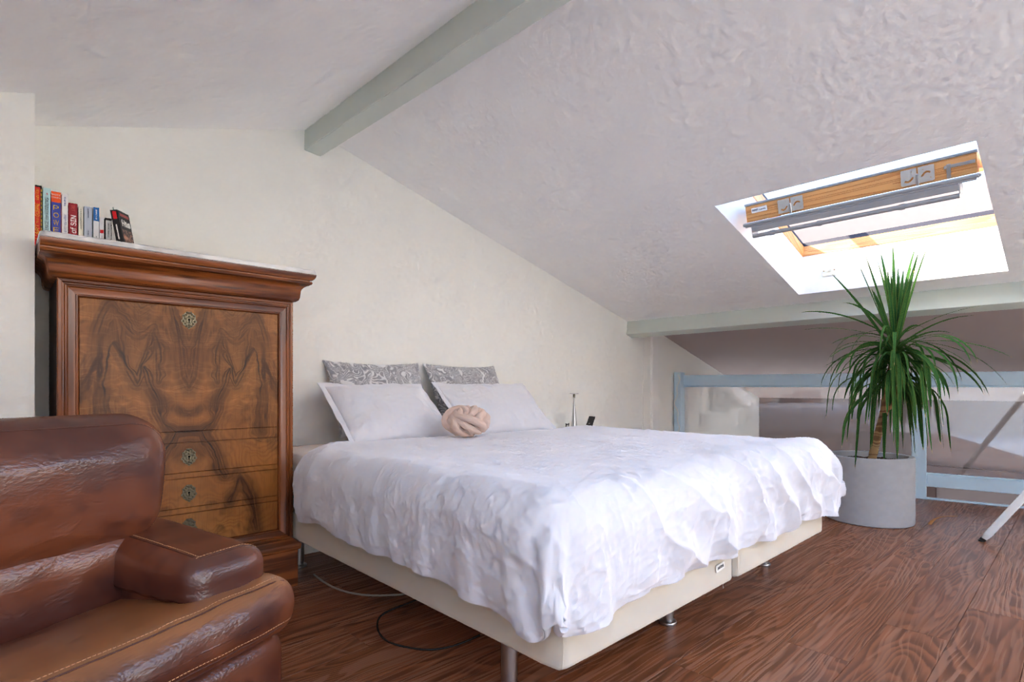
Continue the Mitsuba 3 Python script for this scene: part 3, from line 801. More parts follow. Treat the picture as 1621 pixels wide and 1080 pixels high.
for fl in (False, True):
    cord([(345, 660, 1.0), (322, 540, 1.02), (400, 390, 1.02), (540, 310, 1.02), (690, 300, 1.0)], flip=fl)
    cord([(455, 735, 0.98), (395, 600, 1.12), (455, 455, 1.16), (590, 385, 1.18), (700, 380, 1.12), (755, 430, 0.98)], flip=fl)
    cord([(560, 470, 0.92), (700, 500, 1.02), (880, 560, 1.10), (1020, 640, 1.08), (1085, 740, 1.0)], flip=fl)
    cord([(610, 560, 0.90), (740, 640, 0.98), (880, 725, 1.02), (1000, 790, 0.98)], flip=fl)
    cord([(510, 545, 0.94), (575, 665, 1.05), (690, 775, 1.06), (830, 835, 1.0)], flip=fl)
    cord([(345, 745, 0.98), (450, 800, 0.98), (590, 815, 0.96), (700, 850, 0.94)], flip=fl)
    cord([(880, 300, 0.98), (868, 370, 1.08), (835, 450, 1.02)], flip=fl)
    cord([(1000, 335, 0.98), (1000, 420, 1.08), (955, 510, 1.02)], flip=fl)
    cord([(1120, 420, 0.98), (1120, 500, 1.06), (1080, 570, 1.0)], flip=fl)
    cord([(1140, 590, 0.98), (1165, 690, 1.0), (1140, 790, 0.96)], flip=fl)

# ------------------------------------------------------------------ secretary desk
FIG = {  # the dark figure of the book-matched veneer, left half, metres on the front
    'hump': [(0.293, 0.72), (0.291, 0.824), (0.286, 0.938), (0.284, 1.006), (0.292, 1.109), (0.309, 1.175), (0.325, 1.212), (0.337, 1.165), (0.347, 1.08), (0.353, 1.04)],
    'vee': [(0.332, 1.083), (0.351, 1.05), (0.375, 0.997), (0.397, 0.956), (0.405, 0.939), (0.425, 1.004), (0.45, 1.083), (0.468, 1.15), (0.478, 1.06), (0.481, 0.939)],
    'cup': [(0.34, 1.19), (0.356, 1.172), (0.385, 1.133), (0.415, 1.117), (0.445, 1.14), (0.47, 1.163)],
    'lyre': [(0.435, 0.993), (0.445, 0.939), (0.476, 0.866), (0.481, 0.818), (0.507, 0.762), (0.534, 0.727), (0.586, 0.731)],
    'stripe': [(0.528, 1.248), (0.55, 1.138), (0.561, 1.014), (0.568, 0.955), (0.586, 0.925)],
    'low': [(0.486, 0.824), (0.528, 0.835), (0.555, 0.815), (0.586, 0.808)],
    'edge': [(0.299, 0.72), (0.300, 0.938), (0.308, 1.024), (0.326, 1.085)],
    'left': [(0.229, 0.975), (0.249, 1.033), (0.275, 1.068)],
    'left2': [(0.227, 0.885), (0.254, 0.96), (0.28, 1.02)],
    'skirt': [(0.534, 0.727), (0.512, 0.684), (0.488, 0.64), (0.468, 0.573), (0.45, 0.53)],
    'dvee': [(0.43, 0.42), (0.39, 0.53), (0.36, 0.48), (0.34, 0.422), (0.32, 0.278)],
}
def seg_dist(x, z, pts):
    d = mi.Float(9)
    for (ax, az), (bx, bz) in zip(pts[:-1], pts[1:]):
        ex, ez = bx - ax, bz - az
        t = dr.clip(((x - ax) * ex + (z - az) * ez) / (ex * ex + ez * ez), 0, 1)
        d = dr.minimum(d, dr.square(x - ax - t * ex) + dr.square(z - az - t * ez))
    return dr.sqrt(d)
def walnut(p, n, uv):
    XM = 0.5835
    x = XM - dr.abs(p.x - XM)
    z = p.z
    wx = fbm(x * 14, z * 14, 1.0, 3) - 0.5
    wz = fbm(x * 14, z * 14, 7.0, 3) - 0.5
    qx, qz = x + 0.030 * wx, z + 0.030 * wz
    D = {k: seg_dist(qx, qz, v) for k, v in FIG.items()}
    c = mix(lin(122, 70, 30), lin(176, 118, 58), fbm(x * 5, z * 4, 3.0, 3))
    # fine figure: bands that follow the drawing, and cross fiddleback
    f = dr.minimum(dr.minimum(D['hump'], D['vee']), dr.minimum(D['lyre'], dr.minimum(D['stripe'], D['skirt'])))
    r = (f + 0.10 * wx) * 34 + 5 * fbm(x * 7, z * 5, 2.0, 3)
    w = dr.abs(r - dr.floor(r) - 0.5) * 2
    c = mix(c, lin(104, 58, 28), 0.30 * smoothstep(0.2, 1.0, w) * fbm(x * 9, z * 9, 4.0, 2) * 1.6)
    fid = noise(x * 18 + 3 * wz, z * 210 + 14 * wx)
    c = mix(c, lin(206, 148, 90), 0.24 * smoothstep(0.5, 0.9, fid) * smoothstep(0.74, 0.86, z))
    grain = noise(x * 420, z * 24)
    c = mix(c, lin(96, 50, 24), 0.25 * smoothstep(0.6, 0.9, grain))
    # dark heartwood
    def soft(d, a, b):
        return 1 - smoothstep(a, b, d)
    dk = 0.62 * soft(D['hump'] , 0.004, 0.036)
    inside = 0.5 * (1 - smoothstep(0.03, 0.05, dr.abs(qx - 0.318))) * smoothstep(1.03, 1.10, qz) * (1 - smoothstep(1.185, 1.215, qz))
    dk = dr.maximum(dk, inside)
    vee_fill = 0.40 * soft(dr.abs(qx - 0.410), 0.03, 0.062) * smoothstep(0.945, 1.0, qz) * (1 - smoothstep(1.10, 1.15, qz))
    dk = dr.maximum(dk, vee_fill)
    dk = dr.maximum(dk, 0.6 * soft(D['vee'], 0.003, 0.026))
    dk = dr.maximum(dk, 0.42 * soft(D['cup'], 0.002, 0.016))
    dk = dr.maximum(dk, 0.50 * soft(D['stripe'], 0.002, 0.020))
    dk = dr.maximum(dk, 0.55 * soft(D['low'], 0.006, 0.035))
    dk = dr.maximum(dk, 0.45 * soft(D['left'], 0.003, 0.018))
    dk = dr.maximum(dk, 0.45 * soft(D['left2'], 0.003, 0.020))
    dk = dr.maximum(dk, 0.62 * soft(D['lyre'], 0.003, 0.018))
    belly = 0.5 * soft(dr.sqrt(dr.square((qx - XM) / 0.10) + dr.square((qz - 0.655) / 0.075)), 0.55, 1.05)
    dk = dr.maximum(dk, belly)
    dk = dr.maximum(dk, 0.6 * soft(D['skirt'], 0.003, 0.022))
    dk = dr.maximum(dk, 0.65 * soft(D['dvee'], 0.003, 0.024))
    f2 = dr.minimum(f, dr.minimum(D['cup'], dr.minimum(D['dvee'], D['left2'])))
    lay = noise(f2 * 190 + 5 * wx, x * 9 + 2 * wz, z * 5)
    lay2 = noise(f2 * 420 + 8 * wz, x * 14, z * 9)
    wide = (1 - smoothstep(0.004, 0.060, f2 + 0.04 * wx)) * (0.30 + 0.85 * lay)
    dk = dr.maximum(dk * (0.45 + 0.75 * lay + 0.35 * lay2), 1.0 * wide)
    cl = smoothstep(0.50, 0.74, fbm(x * 7 + wx, z * 5 + 2 * wz, 21.0, 3))
    dk = dr.maximum(dk, 0.6 * cl * (0.4 + 0.8 * lay2))
    c = mix(c, lin(56, 27, 11), dr.minimum(dk, 0.94))
    line = dr.minimum(D['lyre'], dr.minimum(D['edge'], dr.minimum(D['vee'], D['skirt'])))
    c = mix(c, lin(34, 18, 12), (0.25 + 0.7 * noise(x * 30, z * 22)) * soft(line, 0.0008, 0.0050))
    return c
mat('walnut_veneer', proc(walnut), 0.36, 0.22, clearcoat=0.08, clearcoat_gloss=0.85)
def walnut_plain(p, n, uv):
    g = fbm(p.x * 3.2, p.z * 44, p.y * 44, 3)
    h = fbm(p.x * 7 + 4, p.z * 120, p.y * 120, 2)
    c = mix(lin(142, 80, 38), lin(90, 46, 22), smoothstep(0.35, 0.7, g))
    return mix(c, lin(58, 28, 15), 0.8 * smoothstep(0.55, 0.80, h) * smoothstep(0.3, 0.6, fbm(p.x * 4, p.z * 12, p.y * 12 + 3, 2)))
mat('walnut_rail', proc(walnut_plain), 0.26, 0.5, clearcoat=0.4, clearcoat_gloss=0.9)
def walnut_up(p, n, uv):
    g = fbm(p.x * 44, p.z * 3.2, p.y * 44, 3)
    return mix(lin(136, 76, 37), lin(90, 46, 23), smoothstep(0.35, 0.7, g))
mat('walnut_stile', proc(walnut_up), 0.24, 0.5, clearcoat=0.4, clearcoat_gloss=0.9)
mat('shaded_side', (56, 44, 38), 0.55, 0.25)  # shadow on the left side of the desk put into the colour
def marble_vein(p, n, uv):
    a = fbm(p.x * 8, p.y * 8, p.z * 8, 4)
    v = dr.abs(fbm(p.x * 5 + 2 * a, p.y * 5, p.z * 5 + 3, 3) - 0.5)
    return mix(lin(198, 198, 196), lin(236, 236, 233), smoothstep(0.0, 0.13, v) * (0.6 + 0.5 * a))
mat('marble', proc(marble_vein), 0.22, 0.5)
mat('old_bronze', (104, 96, 78), 0.32, 0.5, metallic=0.85)
mat('keyhole_black', (14, 12, 10), 0.8, 0.1)

sd = thing('secretary_desk', 'antique walnut secretary desk with marble top, between white wall projection and bed', 'secretary desk')
FX0, FX1, FY, FYB = 0.163, 1.005, 2.540, 2.945
def loops(levels, yb=FYB):
    """A body that grows by o at each height z on the front and sides (the left no more than 0.05): (z, o) pairs."""
    rows = []
    for z, o in levels:
        l = min(o, 0.05)
        rows.append([(FX0 - l, yb, z), (FX0 - l, FY - o, z), (FX1 + o, FY - o, z), (FX1 + o, yb, z)])
    V = np.array(rows).reshape(-1, 3)
    F = []
    for i in range(len(rows) - 1):
        for k in range(4):
            l = (k + 1) % 4
            F += [(i * 4 + k, i * 4 + l, i * 4 + 4 + l), (i * 4 + k, i * 4 + 4 + l, i * 4 + 4 + k)]
    b, e = 0, (len(rows) - 1) * 4
    F += [(b, b + 2, b + 1), (b, b + 3, b + 2), (e, e + 1, e + 2), (e, e + 2, e + 3)]
    m = tm(V, F)
    m.fix_normals()
    return m
put('carcase', cat(cbox(FX0 + 0.004, FX1 - 0.0, FY + 0.028, FYB, 0.22, 1.312, 0.002)), 'walnut_rail', sd)
put('side_panel', cbox(FX0, FX0 + 0.01, FY + 0.022, FYB, 0.22, 1.312, 0.002), 'shaded_side', sd, label='left side panel with its shade put into the colour')
put('frieze_drawer', loops([(1.311, 0.0), (1.312, 0.010), (1.318, 0.018), (1.332, 0.0235), (1.345, 0.0245), (1.357, 0.025), (1.369, 0.029), (1.377, 0.036), (1.384, 0.046), (1.3875, 0.056), (1.389, 0.058)]), 'walnut_rail', sd, smooth=50, label='curved frieze drawer under the marble')
put('cornice', loops([(1.389, 0.054), (1.391, 0.062), (1.397, 0.065), (1.403, 0.062), (1.405, 0.052), (1.408, 0.052), (1.410, 0.066), (1.419, 0.074), (1.431, 0.078), (1.4345, 0.078)]), 'walnut_rail', sd, smooth=40)
def round_rect(x0, x1, y0, y1, r):
    return sbox(x0 + r, y0 + r, x1 - r, y1 - r).buffer(r, 8)
mp = round_rect(FX0 - 0.052, FX1 + 0.082, FY - 0.082, FYB + 0.20, 0.022).intersection(sbox(-1, 0, 3, FYB + 0.008))
tiers = []
for z, ins in ((1.435, 0.003), (1.4375, 0.0), (1.448, 0.0), (1.453, 0.002), (1.456, 0.007)):
    q = mp.buffer(-ins, join_style=1) if ins else mp
    tiers.append(np.c_[np.array(q.exterior.coords), np.full(len(q.exterior.coords), z)])
put('marble_top', hull(np.vstack(tiers)), 'marble', sd, smooth=35, label='white veined marble top')
# moulded frame around the front: mitred loops going in
ZF0, ZF1 = 0.216, 1.311
prof = [(0.0, 0.03), (0.0, 0.002), (0.003, -0.001), (0.011, -0.002), (0.015, 0.0005), (0.016, 0.005), (0.018, 0.005), (0.0225, 0.001), (0.026, 0.0005), (0.0295, 0.003), (0.031, 0.006), (0.043, 0.0095), (0.052, 0.011), (0.0545, 0.0085), (0.0580, 0.008), (0.0612, 0.011), (0.0625, 0.017), (0.0625, 0.028)]
def front_frame():
    parts = {'h': [], 'v': []}
    rows = []
    for d, y in prof:
        rows.append([(FX0 + d, FY + y, ZF0 + d * 0.8), (FX1 - d, FY + y, ZF0 + d * 0.8), (FX1 - d, FY + y, ZF1 - d), (FX0 + d, FY + y, ZF1 - d)])
    for k in range(4):
        l = (k + 1) % 4
        P = np.array([[r[k], r[l]] for r in rows])
        m = grid_mesh(P)
        parts['h' if k % 2 == 0 else 'v'].append(m)
    return parts['h'], parts['v']
fh, fv = front_frame()
for q in fh: put('front_moulding', q, 'walnut_rail', sd, smooth=28)
for q in fv: put('front_moulding', q, 'walnut_stile', sd, smooth=28)
PX0, PX1, PY = FX0 + 0.0635, FX1 - 0.0635, FY + 0.0175
def escutcheon(z, parent):
    g = 0.0265
    blobs = [Point(0, 0).buffer(0.0145), Point(0, 0.012).buffer(0.010), Point(0, 0.0235).buffer(0.0055), Point(0, -0.017).buffer(0.008), Point(0, -0.0255).buffer(0.0045)]
    for s in (-1, 1):
        blobs += [Point(s * 0.0135, 0.006).buffer(0.0068), Point(s * 0.0185, -0.004).buffer(0.0058), Point(s * 0.0125, -0.0125).buffer(0.0065), Point(s * 0.0095, 0.019).buffer(0.0058), Point(s * 0.0165, 0.0145).buffer(0.0042), Point(s * 0.0075, -0.0205).buffer(0.004), Point(s * 0.0058, 0.0262).buffer(0.0032)]
    hole = unary_union([Point(0, 0.002).buffer(0.0034), sbox(-0.0015, -0.009, 0.0015, 0.002)])
    M = frame_m([0.583, PY - 0.0005, z], [1.2, 0, 0], [0, 0, 1.22], [0, -1.2, 0])
    plate = prism(unary_union(blobs).difference(hole), 0.003)
    beads = []
    rnd = random.Random(3)
    for b in blobs[1:]:
        c = b.centroid
        s = trimesh.creation.icosphere(subdivisions=1, radius=0.0036)
        s.apply_scale([1, 1, 0.8]); s.apply_translation([c.x * 0.93, c.y * 0.95, 0.003]); beads.append(s)
    for k in range(14):
        a = k / 14 * 2 * math.pi
        s = trimesh.creation.icosphere(subdivisions=1, radius=0.0017)
        s.apply_translation([0.0095 * math.cos(a), 0.0095 * math.sin(a), 0.0034]); beads.append(s)
    put('escutcheon', moved(cat(plate, *beads), M), 'old_bronze', parent, smooth=50, label='ornate bronze keyhole plate')
    put('keyhole', moved(prism(hole, 0.0006), M), 'keyhole_black', parent)
def front(name, z0, z1, ez):
    k = put(name, cbox(PX0, PX1, PY, PY + 0.018, z0, z1, 0.0012), 'walnut_veneer', sd)
    escutcheon(ez, k)
front('fall_front', 0.7365, 1.2480, 1.193)
front('drawer', 0.5660, 0.6885, 0.629)
front('drawer', 0.4220, 0.5415, 0.480)
front('drawer', 0.2680, 0.3965, 0.340)
for z0, z1 in ((0.6905, 0.7350), (0.5435, 0.5645), (0.3985, 0.4205)):
    put('crossbar', cbox(PX0, PX1, PY + 0.001, PY + 0.019, z0, z1, 0.001), 'walnut_veneer', sd)
put('plinth', loops([(0.0, 0.016), (0.165, 0.016), (0.167, 0.018), (0.172, 0.026), (0.190, 0.028), (0.200, 0.024), (0.206, 0.016), (0.212, 0.008), (0.217, 0.002)]), 'walnut_rail', sd, smooth=30)

# ------------------------------------------------------------------ books on the desk
MZ = 1.456
scol = {}
def paint(c):
    k = 'print_%d_%d_%d' % c
    if k not in scol:
        scol[k] = mat(k, c, 0.5, 0.3)
    return k
mat('paper', (232, 226, 212), 0.9, 0.1)
def book(x0, x1, z1, color, label, group='books standing on the desk', y=2.76, depth=0.15):
    k = thing('book', label, 'book', group)
    x0 += 0.0006; x1 -= 0.0006
    t = 0.0022 if x1 - x0 > 0.016 else 0.0012
    put('cover', cat(cbox(x0, x1, y, y + 0.003, MZ, z1, 0.0012), cbox(x0, x0 + t, y + 0.001, y + depth, MZ, z1, 0.0006), cbox(x1 - t, x1, y + 0.001, y + depth, MZ, z1, 0.0006)), paint(color), k)
    put('pages', trimesh.creation.box(bounds=[[x0 + t, y + 0.003, MZ + 0.003], [x1 - t, y + depth - 0.004, z1 - 0.003]]), 'paper', k)
    return k
def band(k, x0, x1, z0, z1, color, y=2.76):
    put('spine_band', cbox(x0, x1, y - 0.0008, y + 0.001, z0, z1, 0.0002), paint(color), k)
def up(k, text, h, xc, z0, z1, color, y=2.7585, bold=False, fit=True):
    """Lettering running up the spine."""
    m = text_on(text, h, [0, 0, 0], [0, 0, 1], [-1, 0, 0], 0.0005, bold)
    b = m.bounds
    if fit: m.apply_scale([1, 1, (z1 - z0) / (b[1, 2] - b[0, 2])])
    m.apply_translation([xc, y, (z0 + z1) / 2])
    put('lettering', m, paint(color), k)
def marks(k, xc, z0, z1, w, color, seed=1, y=2.7585):
    """Small print that cannot be read: a line of short strokes running up the spine."""
    r = random.Random(seed); ms = []; z = z0
    while z < z1:
        h = r.uniform(0.0012, 0.0024)
        hw = w * r.uniform(0.32, 0.5)
        ms.append(trimesh.creation.box(bounds=[[xc - hw, y - 0.0002, z], [xc + hw, y + 0.0004, min(z + h, z1)]]))
        z += h + (0.0010 if r.random() > 0.16 else 0.0036)
    key = put('lettering', cat(*ms), paint(color), k)
    labels[key] = {'kind': 'stuff'}
def flat(k, text, h, xc, zc, color, y=2.7585, width=None, bold=False):
    put('lettering', text_on(text, h, [xc, y, zc], [1, 0, 0], [0, 0, 1], 0.0005, bold, width=width), paint(color), k)
k = book(0.108, 0.1335, 1.688, (24, 22, 22), "tall red book with yellow lettering, at the left end of the books")
band(k, 0.1085, 0.1275, MZ + 0.001, 1.681, (206, 30, 26))
up(k, "L'ART", 0.012, 0.1185, 1.482, 1.538, (240, 196, 70), 2.7582)
up(k, "DE LA", 0.006, 0.1185, 1.543, 1.563, (240, 196, 70), 2.7582)
up(k, "GUERRE", 0.012, 0.1185, 1.568, 1.618, (240, 196, 70), 2.7582)
up(k, "SUN TZU", 0.009, 0.1185, 1.630, 1.672, (240, 196, 70), 2.7582)
for i in range(12):
    band(k, 0.1290, 0.1325, 1.485 + i * 0.0163, 1.495 + i * 0.0163, (206, 170, 70))
k = book(0.1345, 0.1580, 1.684, (190, 222, 224), "pale aqua book with black lettering, second from the left of the books")
up(k, "LA SCIENCE de RUNNING", 0.0115, 0.1460, 1.476, 1.646, (40, 48, 56))
flat(k, "*", 0.012, 0.1470, 1.660, (200, 50, 70))
k = book(0.1590, 0.1895, 1.676, (190, 52, 44), "thick book with orange top and blue spine lettered in yellow")
band(k, 0.1595, 0.1880, 1.634, 1.675, (232, 84, 30)); band(k, 0.1595, 0.1880, MZ + 0.001, 1.634, (58, 70, 160))
flat(k, "Robert", 0.0065, 0.1735, 1.664, (250, 236, 220)); flat(k, "Greene", 0.0065, 0.1735, 1.653, (250, 236, 220))
for i, ch in enumerate("POWER"):
    flat(k, ch, 0.0180, 0.1737, 1.613 - 0.0285 * i, (222, 176, 60), width=0.017)
k = book(0.1905, 0.2105, 1.674, (232, 230, 228), "white book with blue lettering, right of the orange and blue book")
up(k, "TRIOMPHE AVEC SOI-M\u00caME", 0.0075, 0.2005, 1.476, 1.594, (74, 84, 150))
marks(k, 0.2005, 1.626, 1.662, 0.006, (74, 84, 150), 2)
k = book(0.2115, 0.2400, 1.643, (150, 30, 40), "crimson book with large white lettering, fifth from the left of the books")
up(k, "ES of SIN", 0.0165, 0.2265, 1.490, 1.595, (240, 226, 222), bold=True)
marks(k, 0.2260, 1.612, 1.636, 0.016, (186, 74, 70), 3)
k = book(0.2415, 0.2580, 1.635, (226, 222, 206), "thin cream book with small grey lettering, right of the crimson book")
marks(k, 0.2500, 1.545, 1.625, 0.004, (130, 122, 114), 4)
k = book(0.2595, 0.2865, 1.640, (182, 190, 204), "grey-blue book with dark lettering, right of the thin cream book")
marks(k, 0.2730, 1.470, 1.545, 0.005, (84, 92, 112), 5); marks(k, 0.2730, 1.595, 1.632, 0.005, (84, 92, 112), 6)
k = book(0.2890, 0.3085, 1.643, (226, 228, 230), "book with blue upper spine and white lower spine")
band(k, 0.2895, 0.3080, 1.588, 1.6425, (20, 98, 170))
marks(k, 0.2990, 1.594, 1.634, 0.007, (222, 232, 244), 7); marks(k, 0.2990, 1.49, 1.53, 0.004, (120, 124, 130), 8)
k = book(0.3090, 0.3250, 1.607, (230, 230, 234), "short white book with a red square on its spine", depth=0.12)
band(k, 0.3110, 0.3230, 1.542, 1.556, (216, 30, 34)); marks(k, 0.3170, 1.49, 1.53, 0.004, (120, 124, 130), 9)
k = book(0.3270, 0.3500, 1.608, (34, 32, 32), "short book with a white black-rimmed spine, beside the leaning black book", depth=0.12)
band(k, 0.3300, 0.3470, 1.482, 1.598, (232, 234, 232)); marks(k, 0.3385, 1.530, 1.588, 0.005, (110, 112, 112), 10)
for i in range(3):
    for j in range(3):
        put('lettering', cbox(0.3335 + j * 0.0038, 0.3365 + j * 0.0038, 2.7580, 2.7595, 1.503 + i * 0.005, 1.507 + i * 0.005, 0.0002), paint((34, 44, 34)), k)
# the last one leans on the row, its cover turned to the room
k = thing('book', 'black paperback with a red tab, leaning at the right end of the books, cover showing', 'book', 'books standing on the desk')
bx = np.array([math.cos(-0.35), math.sin(-0.35), 0]); bx = np.array([0.50, 0.87, 0.0]); bx /= np.linalg.norm(bx)
by = np.array([-bx[1], bx[0], 0])
tilt = 0.17
bu = np.array([-math.sin(tilt), 0, math.cos(tilt)])
bn = np.cross(bx, bu); bn /= np.linalg.norm(bn)         # out of the cover
bxo = np.cross(bu, bn)
LBM = frame_m([0.3880, 2.690, MZ + 0.006], bxo, bu, bn)    # local: x across the cover, y up, z out of the cover; spine at x = 0
W_, H_, D_ = 0.105, 0.172, 0.026
put('cover', moved(cat(cbox(0, W_, 0, H_, -0.0015, 0, 0.0005), cbox(0, W_, 0, H_, -D_, -D_ + 0.0015, 0.0005), cbox(-0.001, 0.0015, 0, H_, -D_, 0, 0.0005)), LBM), paint((32, 30, 31)), k)
put('pages', moved(trimesh.creation.box(bounds=[[0.001, 0.002, -D_ + 0.0015], [W_ - 0.003, H_ - 0.002, -0.0015]]), LBM), 'paper', k)
put('spine_band', moved(cbox(-0.0016, 0.001, H_ - 0.036, H_ - 0.006, -D_ + 0.006, -0.006, 0.0002), LBM), paint((206, 32, 40)), k)
put('spine_band', moved(cbox(-0.0016, 0.001, 0.055, 0.115, -D_ + 0.010, -0.012, 0.0002), LBM), paint((220, 216, 210)), k)
def art(p, n, uv):
    g = fbm(p.x * 70, p.y * 70, p.z * 70, 3)
    h = fbm(p.x * 120 + 7, p.y * 60, p.z * 120, 3)
    return mix(mix(lin(92, 66, 56), lin(176, 132, 112), smoothstep(0.35, 0.65, g)), lin(60, 46, 44), smoothstep(0.52, 0.62, h))
mat('cover_art', proc(art), 0.5, 0.3)
put('cover_picture', moved(cbox(0.010, W_ - 0.008, 0.012, 0.098, 0, 0.0006, 0.0002), LBM), 'cover_art', k, label='brown cover picture')
put('lettering', moved(cat(text_on('H', 0.026, [0.032, 0.124, 0.0002], [1, 0, 0], [0, 1, 0], 0.0006, True, width=0.026), *[cbox(0.052 + 0.016 * i, 0.063 + 0.016 * i, 0.112, 0.134 - 0.004 * (i % 2), 0.0, 0.0007, 0.0002) for i in range(3)]), LBM), paint((232, 230, 226)), k)
put('spine_band', moved(cbox(0.012, W_ - 0.010, 0.150, 0.162, 0, 0.0006, 0.0002), LBM), paint((150, 60, 56)), k)
put('bookmark', moved(cbox(0.004, 0.010, H_ - 0.03, H_ + 0.012, -0.016, -0.0155, 0.0002), LBM), paint((50, 84, 70)), k)
pm = frame_m([0.395, 2.55, MZ + 0.0006], [math.cos(.12), math.sin(.12), 0], [-math.sin(.12), math.cos(.12), 0], [0, 0, 1])
tag(put('paper_sheet', moved(cbox(0, 0.15, 0, 0.19, 0, 0.004, 0.001), pm), 'smooth_white'), 'thin white booklet lying on the marble top under the leaning black book', 'booklet')

# ------------------------------------------------------------------ leather armchair
def leather(p, n, uv):
    a = fbm(p.x * 5, p.y * 5, p.z * 5, 3)
    b = fbm(p.x * 14 + 3, p.y * 14, p.z * 14, 3)
    c = mix(lin(72, 37, 28), lin(108, 60, 38), smoothstep(0.3, 0.7, a))
    c = mix(c, lin(56, 30, 27), 0.55 * smoothstep(0.52, 0.75, b))
    worn = smoothstep(0.25, 0.9, n.z) * smoothstep(0.36, 0.42, p.z) * (1 - smoothstep(0.47, 0.50, p.z))
    c = mix(c, lin(156, 104, 62), 0.8 * worn * (0.6 + 0.6 * a))
    return c
def leather_grain(p, n, uv):
    return 0.55 * fbm(p.x * 190, p.y * 190, p.z * 190, 2) + 0.7 * fbm(p.x * 22, p.y * 22, p.z * 22, 3)
mat('leather', proc(leather), 0.27, 0.6, bump=(leather_grain, 0.0020, 0.001), clearcoat=0.5, clearcoat_gloss=0.85)
mat('thread_tan', (186, 140, 104), 0.8, 0.1)
mat('welt_dark', (78, 44, 33), 0.45, 0.4)
ac = thing('armchair', 'worn brown leather armchair in front of the walnut desk', 'armchair')
AO = np.array([0.600, 1.388, 0.0]); AU = np.array([0.937, 0.349, 0.0]); AV = np.array([-0.349, 0.937, 0.0])
AM = frame_m(AO, AU, AV, [0, 0, 1])            # local: a along the width (0 the right end), b towards the back, z up
AW = 1.16
def creases(v, seed, k=9.0, amp=0.006, along=0):
    q = np.array(v) * [k, k, k]
    q[:, along] *= 0.35
    w = meshkit.fbm(q + 1.3 * wavy(v, 4, seed)[:, None], 3, seed + 1) * 2 - 1
    return amp * (w + 0.7 * (1 - np.abs(w) * 3) * (np.abs(w) < 0.33))
def local(m, c, tilt=0.0):
    k = m.copy()
    if tilt:
        k.apply_transform(trimesh.transformations.rotation_matrix(tilt, [1, 0, 0]))
    k.apply_translation(c)
    return moved(k, AM)
# seat: a thick pad with a rolled front that runs under the arms
def seat_shape():
    m = rgrid((AW, 0.62, 0.150), (0.075, 0.072, 0.072), 56)
    v = np.array(m.vertices)
    sag = 0.020 * np.exp(-(v[:, 0] / 0.30) ** 2) * (v[:, 2] > 0)
    v[:, 2] -= sag
    v[:, 2] += -0.075 * np.clip((v[:, 1] + 0.22) / 0.5, 0, 1) * (v[:, 2] > -0.03)
    v[:, 1] += 0.03 * (v[:, 0] / (AW / 2)) ** 4 * (v[:, 1] < 0)
    m.vertices = v
    return push(m, lambda v, n: creases(v, 3, 8, 0.004, 1) + 0.010 * np.clip(-n[:, 1], 0, 1) * wavy(v * [3, 1, 1], 5, 8))
seat = seat_shape()
put('seat', local(seat, [-AW / 2, 0.31, 0.362]), 'leather', ac, smooth=70)
def on_surface(mesh, pts, d, off=0.001):
    """Points of a path dropped on to a mesh along d."""
    o = np.asarray(pts, float)
    d = np.asarray(d, float)
    loc, ri, ti = mesh.ray.intersects_location(o, np.tile(d, (len(o), 1)), multiple_hits=False)
    out = np.full_like(o, np.nan)
    out[ri] = loc - d * off
    ok = ~np.isnan(out[:, 0])
    return out[ok]
def stitch(path, r=0.0009, step=0.0085, gap=0.35):
    P = np.asarray(path)
    L = np.r_[0, np.cumsum(np.linalg.norm(np.diff(P, axis=0), axis=1))]
    f = lambda s: np.array([np.interp(s, L, P[:, k]) for k in range(3)])
    ms = []
    s = 0
    while s + step < L[-1]:
        ms.append(tube([f(s), f(s + step * (1 - gap))], r, 5))
        s += step
    return cat(*ms) if ms else None
def seam(mesh, pts, d, c, parent, r=0.0028, stitches=True, off2=(0, 0, 0)):
    P = on_surface(mesh, pts, d, r * 0.25)
    if len(P) < 4: return
    P = np.array([np.convolve(np.pad(P[:, k], 2, mode='edge'), np.ones(5) / 5, 'valid') for k in range(3)]).T
    put('seam', local(tube(P, r, 6), c), 'welt_dark', parent, smooth=True)
    if stitches:
        Q = on_surface(mesh, np.asarray(pts) + np.asarray(off2), d, 0.0004)
        if len(Q) > 4:
            key = put('stitching', local(stitch(Q), c), 'thread_tan', parent)
            labels[key] = {'kind': 'stuff'}
xs = np.linspace(-AW / 2 + 0.07, AW / 2 - 0.035, 80)
seam(seat, np.c_[xs, np.full(80, -0.268) + 0.02 * (xs / .58) ** 4, np.full(80, 0.4)], [0, 0, -1], [-AW / 2, 0.31, 0.362], ac, 0.0019, True, (0, 0.012, 0))
seam(seat, np.c_[xs, np.full(80, -0.6), np.full(80, -0.040)], [0, 1, 0], [-AW / 2, 0.31, 0.362], ac, 0.0019, True, (0, 0, 0.010))
# base under the seat
bm_ = rgrid((AW - 0.06, 0.84, 0.27), (0.06, 0.06, 0.05), 30)
put('base', local(push(bm_, lambda v, n: creases(v, 12, 6, 0.004, 2)), [-AW / 2, 0.465, 0.165]), 'leather', ac, smooth=70)
for a in (-0.12, -AW + 0.12):
    for b in (0.12, 0.80):
        put('foot', local(cbox(-0.025, 0.025, -0.025, 0.025, 0, 0.04, 0.004), [a, b, 0]), 'black_plastic', ac)
